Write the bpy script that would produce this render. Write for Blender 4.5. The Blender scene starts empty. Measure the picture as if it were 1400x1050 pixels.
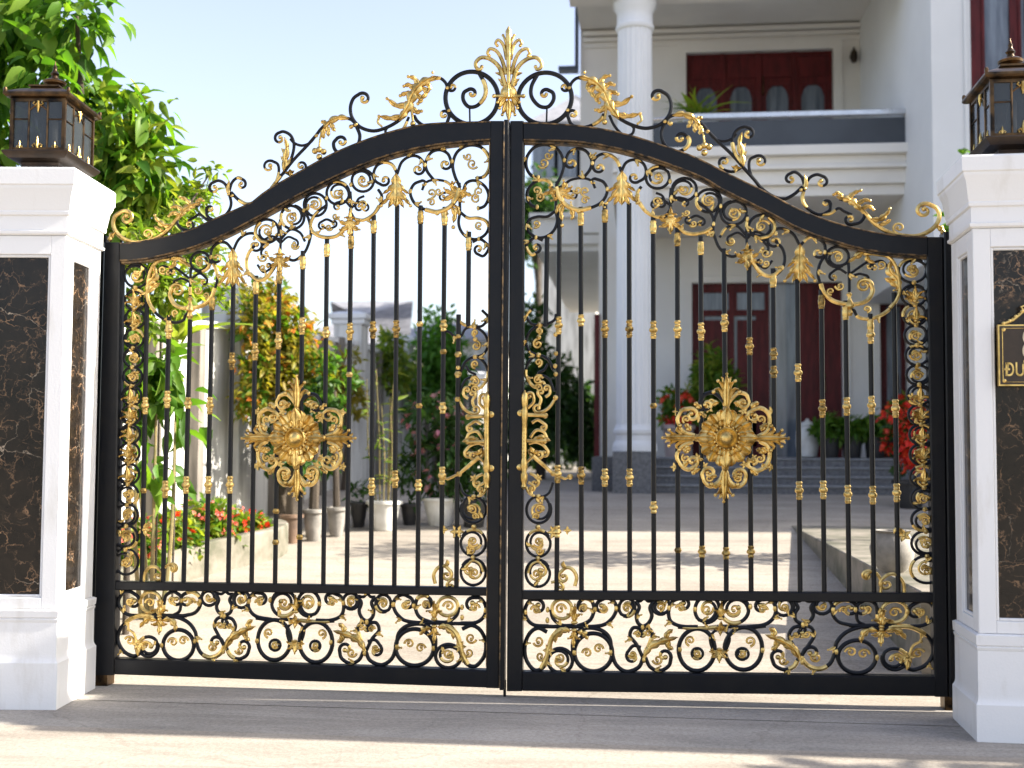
import bpy, bmesh, math, random
import numpy as np
from mathutils import Vector, Matrix
random.seed(7); rng = np.random.default_rng(7)
R = math.radians; PI = math.pi
sc = bpy.context.scene
COL = sc.collection

# ------------------------------------------------------------------ camera
FPX = 1600.0
CAM = np.array([0.6339, -5.7109, 1.2013]); YAW, PITCH, ROLL = 0.1083, 0.0548, 0.0057
def _axes():
    cy, sy, cp, sp = math.cos(YAW), math.sin(YAW), math.cos(PITCH), math.sin(PITCH)
    f = np.array([-sy*cp, cy*cp, sp]); r = np.array([cy, sy, 0.0]); u = np.cross(r, f)
    c, s = math.cos(ROLL), math.sin(ROLL)
    return f, r*c+u*s, u*c-r*s
FWD, RGT, UP = _axes()
cd = bpy.data.cameras.new('camera'); cam = bpy.data.objects.new('camera', cd); COL.objects.link(cam)
M = Matrix.Identity(4)
for i in range(3):
    M[i][0] = RGT[i]; M[i][1] = UP[i]; M[i][2] = -FWD[i]; M[i][3] = CAM[i]
cam.matrix_world = M
cd.sensor_width = 36; cd.lens = 36*FPX/1400; cd.clip_end = 2000; cd.clip_start = 0.05
cd.dof.use_dof = True; cd.dof.focus_distance = 5.75; cd.dof.aperture_fstop = 1.9
sc.camera = cam

def ray(px, py):
    return FWD + RGT*((px-700)/FPX) + UP*((525-py)/FPX)
def at(px, py, Y=0.0):
    d = ray(px, py); t = (Y-CAM[1])/d[1]; return CAM + d*t
def px_of(p):
    d = np.array(p)-CAM; w = d@FWD
    return 700+FPX*(d@RGT)/w, 525-FPX*(d@UP)/w
G0, GS, G1 = 0.5, 0.081, 8.6
def gz(Y):
    return GS*(min(max(Y, G0), G1)-G0)
def gnd(px, py):
    d = ray(px, py); lo, hi = 0.5, 60.0
    for _ in range(60):
        m = (lo+hi)/2; p = CAM+d*m
        if p[2] > gz(p[1]): lo = m
        else: hi = m
    return CAM+d*lo
PPM = FPX/np.linalg.norm(at(700, 560)-CAM)

# ------------------------------------------------------------------ tags
def tag(o, label=None, cat=None, group=None, kind=None):
    if label: o['label'] = label
    if cat: o['category'] = cat
    if group: o['group'] = group
    if kind: o['kind'] = kind
    return o
def empty(name, loc=(0, 0, 0), rz=0.0, label=None, cat=None, group=None):
    o = bpy.data.objects.new(name, None); COL.objects.link(o)
    o.location = loc; o.rotation_euler = (0, 0, rz); o.empty_display_size = .1
    return tag(o, label, cat, group)

# ------------------------------------------------------------------ materials
def nodes(name):
    m = bpy.data.materials.new(name); m.use_nodes = True
    nt = m.node_tree; return m, nt, nt.nodes['Principled BSDF']
def N(nt, t, **kw):
    n = nt.nodes.new(t)
    for k, v in kw.items():
        if k.startswith('i_'): n.inputs[k[2:]].default_value = v
        else: setattr(n, k, v)
    return n
def ramp(nt, stops):
    r = nt.nodes.new('ShaderNodeValToRGB'); e = r.color_ramp.elements
    while len(e) < len(stops): e.new(.5)
    for x, (p, c) in zip(e, stops):
        x.position = p; x.color = (*c, 1) if len(c) == 3 else c
    return r
def tex(nt, scale, detail=5, rough=.55, dist=0, coord='Object', vec=None, sxyz=None):
    tc = nt.nodes.new('ShaderNodeTexCoord'); n = N(nt, 'ShaderNodeTexNoise')
    n.inputs['Scale'].default_value = scale; n.inputs['Detail'].default_value = detail
    n.inputs['Roughness'].default_value = rough; n.inputs['Distortion'].default_value = dist
    src = tc.outputs[coord]
    if sxyz:
        mp = N(nt, 'ShaderNodeMapping'); mp.inputs['Scale'].default_value = sxyz
        nt.links.new(src, mp.inputs[0]); src = mp.outputs[0]
    nt.links.new(src, n.inputs['Vector']); return n
def mat(name, c0, c1=None, scale=6, rough=.5, metal=0.0, bump=0.0, bscale=None, rvar=.1, lo=.35, hi=.65, spec=None, sxyz=None, detail=6):
    m, nt, b = nodes(name); c1 = c1 or tuple(x*.8 for x in c0); L = nt.links.new
    n = tex(nt, scale, detail, .6, sxyz=sxyz); r = ramp(nt, [(lo, c1), (hi, c0)])
    L(n.outputs['Fac'], r.inputs[0]); L(r.outputs[0], b.inputs['Base Color'])
    b.inputs['Metallic'].default_value = metal
    rr = N(nt, 'ShaderNodeMapRange'); rr.inputs['To Min'].default_value = max(0.02, rough-rvar); rr.inputs['To Max'].default_value = min(1, rough+rvar)
    n2 = tex(nt, scale*2.3, 4); L(n2.outputs['Fac'], rr.inputs['Value']); L(rr.outputs[0], b.inputs['Roughness'])
    if spec is not None: b.inputs['Specular IOR Level'].default_value = spec
    if bump:
        n3 = tex(nt, bscale or scale*5, 6, .65); bp = N(nt, 'ShaderNodeBump'); bp.inputs['Strength'].default_value = bump; bp.inputs['Distance'].default_value = .01
        L(n3.outputs['Fac'], bp.inputs['Height']); L(bp.outputs[0], b.inputs['Normal'])
    return m
def leafmat(name, a, b_, c, trans=.45, rough=.45):
    m, nt, b = nodes(name); L = nt.links.new; out = nt.nodes['Material Output']
    g = N(nt, 'ShaderNodeNewGeometry'); r = ramp(nt, [(0.0, a), (.5, b_), (1.0, c)])
    L(g.outputs['Random Per Island'], r.inputs[0]); L(r.outputs[0], b.inputs['Base Color'])
    b.inputs['Roughness'].default_value = rough; b.inputs['Specular IOR Level'].default_value = .22
    t = N(nt, 'ShaderNodeBsdfTranslucent'); mx = N(nt, 'ShaderNodeMixRGB', blend_type='MULTIPLY'); mx.inputs[0].default_value = 1
    mx.inputs[2].default_value = (1.6, 1.7, .5, 1); L(r.outputs[0], mx.inputs[1]); L(mx.outputs[0], t.inputs[0])
    ms = N(nt, 'ShaderNodeMixShader'); ms.inputs[0].default_value = trans
    L(b.outputs[0], ms.inputs[1]); L(t.outputs[0], ms.inputs[2]); L(ms.outputs[0], out.inputs['Surface'])
    return m

MT = {}
MT['iron'] = mat('black_iron', (.0045, .0055, .008), (.008, .008, .009), 9, .36, 0, .05, 60, .07, spec=.22)
MT['trim'] = mat('rubbed_bronze', (.20, .125, .055), (.018, .016, .015), 26, .42, .5, 0, None, .1, .42, .62)
MT['gold'] = mat('gilded_metal', (.73, .52, .185), (.36, .235, .07), 24, .33, 1.0, .18, 140, .08, .34, .56)
MT['old_gold'] = mat('tarnished_gold', (.52, .34, .10), (.10, .07, .03), 40, .36, .95, .2, 120, .1, .36, .6)
MT['white'] = mat('white_painted_render', (.69, .69, .695), (.53, .51, .475), 2.6, .5, 0, .10, 90, .08, .24, .46, sxyz=(2.5, 2.5, .6))
MT['marble'] = None
MT['bronze'] = mat('aged_bronze', (.145, .082, .034), (.010, .008, .007), 14, .36, .85, .1, 60, .1, .34, .66)
MT['darkbronze'] = mat('dark_bronze', (.022, .017, .014), (.05, .032, .02), 12, .4, .6, .05, 60)
MT['wall'] = mat('house_plaster', (.75, .73, .69), (.665, .645, .61), .8, .75, 0, .05, 40, .05)
MT['wingwall'] = mat('pale_wing_plaster', (.72, .73, .74), (.65, .66, .67), .7, .75, 0, .05, 40, .05)
MT['red'] = mat('dark_red_wood', (.115, .013, .014), (.06, .007, .008), 3, .5, 0, .05, 40, .08, sxyz=(6, 6, 1), spec=.25)
MT['slate'] = mat('dark_slate_panel', (.042, .05, .062), (.03, .036, .046), 2, .4)
MT['steel'] = mat('brushed_steel', (.62, .63, .65), (.5, .51, .53), 8, .3, .9)
MT['stone'] = mat('grey_granite', (.16, .165, .175), (.07, .072, .078), 30, .45, 0, .05, 60, .1)
MT['tread'] = mat('pale_tread_stone', (.25, .255, .265), (.17, .175, .18), 20, .5)
MT['kerb'] = mat('weathered_concrete', (.25, .22, .18), (.09, .09, .06), 4, .85, 0, .3, 40)
MT['wallold'] = mat('weathered_white_wall', (.60, .59, .56), (.27, .26, .235), 2.4, .85, 0, .2, 30, .05, .30, .56, sxyz=(3, 3, .35))
MT['roof'] = mat('grey_roof_tiles', (.30, .30, .32), (.20, .20, .21), 4, .7)
MT['pot_white'] = mat('white_glazed_pot', (.72, .72, .69), (.55, .54, .5), 8, .45, 0, .05, 30)
MT['pot_grey'] = mat('grey_concrete_pot', (.30, .28, .25), (.17, .16, .145), 9, .8, 0, .2, 40)
MT['pot_black'] = mat('black_plastic_pot', (.016, .016, .018), (.024, .023, .022), 9, .5)
MT['pot_brown'] = mat('brown_clay_pot', (.20, .125, .08), (.10, .065, .045), 7, .7, 0, .2, 40)
MT['pot_pink'] = mat('dusty_pink_pot', (.42, .33, .30), (.33, .26, .235), 7, .6, 0, .1, 40)
MT['post'] = mat('weathered_grey_post', (.24, .21, .18), (.11, .10, .085), 4, .85, 0, .3, 30, sxyz=(4, 4, .5))
MT['soil'] = mat('dark_soil', (.05, .034, .022), (.025, .018, .012), 30, .95, 0, .5, 60)
MT['bark'] = mat('tree_bark', (.085, .065, .045), (.035, .027, .02), 20, .9, 0, .6, 40, sxyz=(1, 1, .2))
MT['stalk'] = mat('tan_cane', (.26, .19, .08), (.13, .12, .04), 14, .6)
MT['leaf_big'] = leafmat('broad_leaf', (.025, .075, .010), (.075, .175, .018), (.17, .27, .035), .5)
MT['leaf_mid'] = leafmat('mid_green_leaf', (.04, .10, .013), (.08, .18, .022), (.15, .24, .035), .45)
MT['leaf_dark'] = leafmat('dark_green_leaf', (.018, .05, .012), (.035, .085, .018), (.06, .12, .03), .35)
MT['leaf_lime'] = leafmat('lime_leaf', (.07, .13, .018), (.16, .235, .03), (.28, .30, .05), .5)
MT['leaf_yellow'] = leafmat('yellowing_leaf', (.16, .17, .022), (.25, .21, .03), (.33, .24, .05), .45)
MT['leaf_tree'] = leafmat('fresh_green_leaf', (.05, .14, .02), (.09, .22, .03), (.13, .28, .05), .45)
MT['fl_red'] = leafmat('red_petal', (.55, .02, .02), (.7, .05, .03), (.75, .10, .05), .3)
MT['fl_pink'] = leafmat('pink_petal', (.6, .10, .13), (.68, .16, .14), (.72, .28, .20), .3)
MT['fl_orange'] = leafmat('orange_petal', (.62, .18, .04), (.70, .28, .06), (.72, .40, .10), .3)
MT['fl_mauve'] = leafmat('mauve_petal', (.34, .12, .18), (.45, .18, .24), (.5, .26, .30), .3)

def marble():
    m, nt, b = nodes('dark_emperador_marble'); L = nt.links.new
    n = tex(nt, 7, 8, .65, 1.2); base = ramp(nt, [(.3, (.006, .005, .0045)), (.62, (.016, .012, .009)), (.8, (.05, .032, .018))])
    L(n.outputs['Fac'], base.inputs[0])
    tc = N(nt, 'ShaderNodeTexCoord'); w = tex(nt, 5, 6, .6)
    mx = N(nt, 'ShaderNodeMixRGB'); mx.inputs[0].default_value = .2
    L(tc.outputs['Object'], mx.inputs[1]); L(w.outputs['Color'], mx.inputs[2])
    cur = base.outputs[0]
    for sc_, wd, colr, k in ((9, .022, (.34, .20, .11), .85), (17, .03, (.24, .145, .085), .7), (4.5, .008, (.5, .40, .30), .9)):
        v = N(nt, 'ShaderNodeTexVoronoi', feature='DISTANCE_TO_EDGE'); v.inputs['Scale'].default_value = sc_
        L(mx.outputs[0], v.inputs['Vector'])
        r = ramp(nt, [(0, (k, k, k)), (wd, (0, 0, 0))]); L(v.outputs['Distance'], r.inputs[0])
        br = tex(nt, sc_*.9, 5, .6); br2 = ramp(nt, [(.47, (0, 0, 0)), (.62, (1, 1, 1))]); L(br.outputs['Fac'], br2.inputs[0])
        mu = N(nt, 'ShaderNodeMixRGB', blend_type='MULTIPLY'); mu.inputs[0].default_value = 1
        L(r.outputs[0], mu.inputs[1]); L(br2.outputs[0], mu.inputs[2])
        m2 = N(nt, 'ShaderNodeMixRGB'); L(mu.outputs[0], m2.inputs[0]); L(cur, m2.inputs[1]); m2.inputs[2].default_value = (*colr, 1)
        cur = m2.outputs[0]
    L(cur, b.inputs['Base Color']); b.inputs['Roughness'].default_value = .22; b.inputs['Specular IOR Level'].default_value = .3
    return m
MT['marble'] = marble()
def concrete(name, c0, c1, seam=None):
    m, nt, b = nodes(name); L = nt.links.new
    n = tex(nt, .9, 9, .62, .6); r = ramp(nt, [(.30, c1), (.62, c0)]); L(n.outputs['Fac'], r.inputs[0])
    f = tex(nt, 55, 6, .7); rf = ramp(nt, [(.30, (.66, .66, .66)), (.58, (1, 1, 1))]); L(f.outputs['Fac'], rf.inputs[0])
    mu = N(nt, 'ShaderNodeMixRGB', blend_type='MULTIPLY'); mu.inputs[0].default_value = 1; L(r.outputs[0], mu.inputs[1]); L(rf.outputs[0], mu.inputs[2])
    st = tex(nt, 1.4, 8, .75, 1.0, sxyz=(.35, 2.2, 1)); rs = ramp(nt, [(.40, (.72, .71, .70)), (.56, (1, 1, 1))]); L(st.outputs['Fac'], rs.inputs[0])
    m3 = N(nt, 'ShaderNodeMixRGB', blend_type='MULTIPLY'); m3.inputs[0].default_value = .75
    gr = tex(nt, 150, 3, .6); rg = ramp(nt, [(.30, (.5, .49, .48)), (.40, (1, 1, 1))]); L(gr.outputs['Fac'], rg.inputs[0]); mg = N(nt, 'ShaderNodeMixRGB', blend_type='MULTIPLY'); mg.inputs[0].default_value = .8; L(mu.outputs[0], mg.inputs[1]); L(rg.outputs[0], mg.inputs[2]); L(mg.outputs[0], m3.inputs[1]); L(rs.outputs[0], m3.inputs[2])
    # hairline cracks
    v = N(nt, 'ShaderNodeTexVoronoi', feature='DISTANCE_TO_EDGE'); v.inputs['Scale'].default_value = .55
    tc = N(nt, 'ShaderNodeTexCoord'); w = tex(nt, 2.2, 7, .7); mx = N(nt, 'ShaderNodeMixRGB'); mx.inputs[0].default_value = .25
    L(tc.outputs['Object'], mx.inputs[1]); L(w.outputs['Color'], mx.inputs[2]); L(mx.outputs[0], v.inputs['Vector'])
    rc = ramp(nt, [(0, (.6, .58, .56)), (.004, (1, 1, 1))]); L(v.outputs['Distance'], rc.inputs[0])
    m4 = N(nt, 'ShaderNodeMixRGB', blend_type='MULTIPLY'); m4.inputs[0].default_value = .45; L(m3.outputs[0], m4.inputs[1]); L(rc.outputs[0], m4.inputs[2])
    L(m4.outputs[0], b.inputs['Base Color']); b.inputs['Roughness'].default_value = .9; b.inputs['Specular IOR Level'].default_value = .2
    bp = N(nt, 'ShaderNodeBump'); bp.inputs['Strength'].default_value = .35; bp.inputs['Distance'].default_value = .006; L(f.outputs['Fac'], bp.inputs['Height']); L(bp.outputs[0], b.inputs['Normal'])
    return m
MT['drive'] = concrete('cast_concrete', (.44, .39, .325), (.35, .31, .26))
MT['apron'] = concrete('worn_concrete', (.45, .41, .36), (.31, .29, .26))
MT['ground'] = mat('garden_soil', (.16, .13, .09), (.09, .10, .04), 1.5, .95, 0, .4, 20)
def glass(name, col, rough=.06, alpha=.4):
    m, nt, b = nodes(name); b.inputs['Base Color'].default_value = (*col, 1); b.inputs['Roughness'].default_value = rough
    b.inputs['Specular IOR Level'].default_value = .6; b.inputs['Alpha'].default_value = alpha; return m
MT['pane'] = mat('curtained_glass', (.17, .20, .24), (.07, .085, .11), 2.2, .12, 0, 0, None, .05, sxyz=(6, 6, .6), spec=.6)
MT['paledoor'] = mat('pale_door_glass', (.34, .35, .36), (.16, .165, .17), 1.6, .2, 0, 0, None, .05, sxyz=(7, 7, .4), spec=.6)
MT['lampglass'] = glass('smoked_lamp_glass', (.035, .042, .045), .1, .62)
MT['curtain'] = mat('grey_curtain', (.62, .62, .61), (.5, .5, .5), 5, .9, sxyz=(8, 8, .2))
MT['plaque'] = mat('dark_brown_plate', (.040, .026, .017), (.028, .019, .013), 30, .35, .3)
MT['cream'] = mat('cream_lettering', (.62, .53, .38), (.5, .41, .28), 30, .4, .3)
MT['bulb'] = mat('milky_lamp_tube', (.55, .56, .54), (.45, .46, .45), 8, .4)

# ------------------------------------------------------------------ mesh builder
class MB:
    def __init__(s): s.v = []; s.f = []
    def add(s, vs, fs):
        o = len(s.v); s.v += [tuple(map(float, p)) for p in vs]; s.f += [tuple(i+o for i in f) for f in fs]; return s
    def box(s, x0, x1, y0, y1, z0, z1, bev=0.0):
        if bev <= 0:
            return s.add([(x, y, z) for z in (z0, z1) for y in (y0, y1) for x in (x0, x1)],
                         [(0, 2, 3, 1), (4, 5, 7, 6), (0, 1, 5, 4), (2, 6, 7, 3), (0, 4, 6, 2), (1, 3, 7, 5)])
        b = min(bev, (x1-x0)*.45, (y1-y0)*.45, (z1-z0)*.45)
        return s.rings([[(x0+b*q, y0+b*q), (x1-b*q, y1-b*q), z] for q, z in ((1, z0), (0, z0+b), (0, z1-b), (1, z1))])
    def rings(s, L):          # stacked rectangles [(x0,y0),(x1,y1),z]
        vs = []; fs = []
        for (a, b, z) in L: vs += [(a[0], a[1], z), (b[0], a[1], z), (b[0], b[1], z), (a[0], b[1], z)]
        for i in range(len(L)-1):
            for k in range(4):
                k2 = (k+1) % 4; fs.append((i*4+k, i*4+k2, i*4+4+k2, i*4+4+k))
        fs.append((3, 2, 1, 0)); n = (len(L)-1)*4; fs.append((n, n+1, n+2, n+3))
        return s.add(vs, fs)
    def tube(s, pts, rad, n=8, closed=False, flat=1.0):
        P = [np.array(p, float) for p in pts]; m = len(P)
        rad = rad if hasattr(rad, '__len__') else [rad]*m
        T = []
        for i in range(m):
            a = P[i-1] if (i > 0 or closed) else P[i]; b = P[(i+1) % m] if (i < m-1 or closed) else P[i]
            t = b-a; l = np.linalg.norm(t); T.append(t/l if l > 1e-9 else np.array([0, 0, 1.]))
        ref = np.array([0, 1., 0]) if abs(T[0][1]) < .9 else np.array([1., 0, 0])
        vs = []
        for i in range(m):
            u = ref-T[i]*(ref@T[i]); l = np.linalg.norm(u)
            if l < 1e-6: u = np.cross(T[i], [0, 0, 1.]); l = np.linalg.norm(u)
            u /= l; ref = u; w = np.cross(T[i], u)
            for k in range(n):
                a = 2*PI*k/n; vs.append(P[i]+(u*math.cos(a)*flat+w*math.sin(a))*rad[i])
        fs = []
        for i in range(m if closed else m-1):
            j = (i+1) % m
            for k in range(n):
                k2 = (k+1) % n; fs.append((i*n+k, i*n+k2, j*n+k2, j*n+k))
        if not closed: fs.append(tuple(range(n-1, -1, -1))); fs.append(tuple((m-1)*n+k for k in range(n)))
        return s.add(vs, fs)
    def lathe(s, c, prof, n=16, axis=None, flute=None):    # prof [(t, r)] along axis from c
        ax = np.array(axis if axis is not None else (0, 0, 1.), float); ax /= np.linalg.norm(ax)
        u = np.cross(ax, [0, 1., 0]) if abs(ax[1]) < .9 else np.cross(ax, [1., 0, 0]); u /= np.linalg.norm(u); w = np.cross(ax, u)
        vs = []; c = np.array(c, float)
        for (t, r) in prof:
            for k in range(n):
                a = 2*PI*k/n; q = r*(1-flute[1]*max(0, math.cos(a*flute[0]))) if flute else r
                vs.append(c+ax*t+(u*math.cos(a)+w*math.sin(a))*q)
        fs = []
        for i in range(len(prof)-1):
            for k in range(n):
                k2 = (k+1) % n; fs.append((i*n+k, i*n+k2, i*n+n+k2, i*n+n+k))
        fs.append(tuple(range(n-1, -1, -1))); fs.append(tuple((len(prof)-1)*n+k for k in range(n)))
        return s.add(vs, fs)
    def ball(s, c, r, n=8, sq=(1, 1, 1)):
        vs = []; m = max(4, n//2+1); c = np.array(c, float)
        for i in range(m+1):
            t = PI*i/m
            for k in range(n):
                a = 2*PI*k/n; vs.append(c+np.array([math.sin(t)*math.cos(a)*sq[0], math.sin(t)*math.sin(a)*sq[1], math.cos(t)*sq[2]])*r)
        fs = [(i*n+k, i*n+n+k, i*n+n+(k+1) % n, i*n+(k+1) % n) for i in range(m) for k in range(n)]
        return s.add(vs, fs)
    def build(s, name, m, parent=None, smooth=40, weld=False):
        me = bpy.data.meshes.new(name); me.from_pydata(s.v, [], s.f)
        bm = bmesh.new(); bm.from_mesh(me)
        if weld: bmesh.ops.remove_doubles(bm, verts=bm.verts, dist=1e-5)
        bmesh.ops.recalc_face_normals(bm, faces=bm.faces)
        if smooth:
            lim = R(smooth)
            for f in bm.faces: f.smooth = True
            for e in bm.edges:
                if len(e.link_faces) == 2 and e.calc_face_angle(0) > lim: e.smooth = False
        bm.to_mesh(me); bm.free()
        me.materials.append(MT[m] if isinstance(m, str) else m)
        o = bpy.data.objects.new(name, me); COL.objects.link(o)
        if parent: o.parent = parent
        return o

# ------------------------------------------------------------------ gate drawing (one leaf is drawn, the other mirrors it)
def homog(src, dst):
    A = []; b = []
    for (x, y), (u, v) in zip(src, dst):
        A += [[x, y, 1, 0, 0, 0, -u*x, -u*y], [0, 0, 0, x, y, 1, -v*x, -v*y]]; b += [u, v]
    h = np.linalg.solve(np.array(A, float), np.array(b, float)); return np.append(h, 1).reshape(3, 3)
HM = homog([(167, 805), (668, 812), (172, 360), (671, 195)], [(1275, 818), (715, 814), (1265, 352), (718, 195)])
SIDE = 0
def mp(p):
    if SIDE == 0: return p
    q = HM @ np.array([p[0], p[1], 1.0]); return (q[0]/q[2], q[1]/q[2])
def g3(p, h=0.0):
    q = at(*mp(p), 0.0); return np.array([q[0], -h/PPM, q[2]])
def catmull(pts, k=6):
    P = [np.array(p, float) for p in pts]
    if len(P) < 3:
        return [P[0]+(P[-1]-P[0])*t for t in np.linspace(0, 1, 4)]
    Q = [2*P[0]-P[1]]+P+[2*P[-1]-P[-2]]; out = []
    for i in range(1, len(Q)-2):
        a, b, c, d = Q[i-1:i+3]
        for j in range(k):
            t = j/k; out.append(.5*((2*b)+(-a+c)*t+(2*a-5*b+4*c-d)*t*t+(-a+3*b-3*c+d)*t**3))
    out.append(P[-1]); return out
def curl(p, d, rho, turns):
    s = 1 if rho > 0 else -1; r = abs(rho); d = np.array(d)/np.linalg.norm(d)
    n = np.array([-d[1], d[0]])*s; c = np.array(p)+n*r; e0 = -n
    k = max(10, int(turns*20)); out = []
    for i in range(1, k+1):
        t = i/k; a = s*turns*2*PI*t; rr = r*(1-.74*t**.85)
        out.append(c+np.array([e0[0]*math.cos(a)-e0[1]*math.sin(a), e0[0]*math.sin(a)+e0[1]*math.cos(a)])*rr)
    return out
LEAF = None; PART = 'scroll'
HASH = [0]
WK = {'band_scroll': .86, 'border_scroll': .84, 'panel_scroll': .94}
def strand(P3, r, parent, a, b_):
    n = len(P3); i0, i1 = int(n*a), max(int(n*a)+3, int(n*b_)); q = P3[i0:i1+1]; m = len(q)
    if m < 3: return
    MB().tube(q, [r*(1.16 if 0 < k < m-1 else .9) for k in range(m)], 8).build('gilded_strand', 'gold', parent)
def sprig(S, t, side, L, parent):
    i = min(len(S)-2, max(1, int(t*(len(S)-1)))); d = np.array(S[i+1])-np.array(S[i-1]); d /= max(1e-6, np.linalg.norm(d)); nn = np.array([-d[1], d[0]])*side
    p = np.array(S[i]); b = MB(); leafgrid(b, [p, p+d*L*.35+nn*L*.35, p+d*L*.55+nn*L*.85], L*.26, 0, 2.4, nv=4); e = p+d*L*.55+nn*L*.9; b.ball(g3(e, 3), L*.15/PPM+.0008, 6)
    leafgrid(b, [p, p+d*L*.6+nn*L*.12, p+d*L*1.0+nn*L*.25], L*.2, 0, 2, nv=4)
    b.build('gilded_sprig', 'gold', parent)
def cv(pts, c0=None, c1=None, w=5.6, col='k', name=None, tip=True, off=0.0):
    """an iron scroll through traced points, with a spiral at either end; spirals are gilded"""
    body = catmull(pts); w = w*WK.get(name or PART, 1)
    t0 = curl(body[0], body[0]-body[1], *c0) if c0 else []
    t1 = curl(body[-1], body[-1]-body[-2], *c1) if c1 else []
    allp = t0[::-1]+body+t1
    rs = []
    for i in range(len(allp)):
        q = w/2
        if c0 and i < len(t0): q *= .62+.38*i/len(t0)
        if c1 and i >= len(t0)+len(body): q *= 1-.38*(i-len(t0)-len(body))/len(t1)
        rs.append(q/PPM)
    P3 = [g3(p, off) for p in allp]
    if col == 'g':
        b = MB().tube(P3, rs, 8)
        for c, k in ((c0, 0), (c1, -1)):
            if c: b.ball(P3[k], abs(c[0])*.30/PPM+.002)
        return b.build(name or PART, 'gold', LEAF)
    n0 = int(len(t0)*.55) if tip else 0; n1 = int(len(t1)*.55) if tip else 0
    o = MB().tube(P3[n0:len(P3)-n1], rs[n0:len(P3)-n1], 8).build(name or PART, 'iron', LEAF)
    HASH[0] += 1; h = HASH[0]; Lb = sum(np.linalg.norm(body[i+1]-body[i]) for i in range(len(body)-1))
    if Lb > 26 and name is None:
        bp = P3[len(t0):len(t0)+len(body)]
        if h % 5 in (1, 3): strand(bp, w/2/PPM, o, (0, .08, 0, .58)[h % 5], (0, .40, 0, .92)[h % 5])
        if PART != 'crest_scroll':
            sprig(body, .38, 1 if h % 2 else -1, 9, o)
            if Lb > 55: sprig(body, .7, -1 if h % 2 else 1, 8, o)
    if tip:
        for c, n, sl, k in ((c0, n0, slice(0, n0+2), 0), (c1, n1, slice(len(P3)-n1-2, None), -1)):
            if c and n:
                b = MB().tube(P3[sl], [q*1.12 for q in rs[sl]], 8); b.ball(P3[k], abs(c[0])*.30/PPM+.0025)
                b.build('gilded_tip', 'gold', o)
    return o
def ring(cx, cy, rx, ry=None, w=5.4, a0=0, a1=360, col='k', name=None, off=0.0, s=None):
    """a closed ring; small iron ones wind inwards as a volute with a gilded end"""
    ry = ry or rx; c = np.array((cx, cy), float); n = max(16, int(rx*1.6))
    E = lambda a, k=1.0: c+np.array([rx*math.cos(R(a)), ry*math.sin(R(a))])*k
    if rx > 20.5 or col == 'g':
        return MB().tube([g3(E(360*i/n), off) for i in range(n)], w/2/PPM, 8, closed=True).build(name or PART, 'gold' if col == 'g' else 'iron', LEAF)
    sg = s or (1 if int(cx+cy) % 2 else -1); st = (cx*7) % 360
    P = [g3(E(st+sg*340*i/n), off) for i in range(n)]; m = 22
    Q = [g3(E(st+sg*(340+400*i/m), 1-.72*(i/m)**.8), off) for i in range(m+1)]
    w = w*WK.get(PART, 1); k = 12; o = MB().tube(P+Q[:k], [w/2/PPM]*n+[w/2/PPM*(1-.3*i/m) for i in range(k)], 8).build(name or PART, 'iron', LEAF)
    b = MB().tube(Q[k-2:], [w/2/PPM*1.1*(1-.4*i/m) for i in range(k-2, m+1)], 8); b.ball(Q[-1], (rx*.17+1)/PPM, 7); b.build('gilded_tip', 'gold', o)
    HASH[0] += 1; h = HASH[0]
    if h % 2: strand(P, w/2/PPM, o, (.1, .1, .5, .6)[h % 4], (.4, .36, .85, .85)[h % 4])
    a = (h*77) % 360; q = E(a, .98); e = E(a+25*sg, .55); b = MB(); leafgrid(b, [q, (np.array(q)+e)/2+np.array([1., 1.]), e], rx*.17, 0, 2.2, nv=4); b.ball(g3(e, 3), rx*.1/PPM+.001, 6); b.build('gilded_sprig', 'gold', o)
    return o
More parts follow.
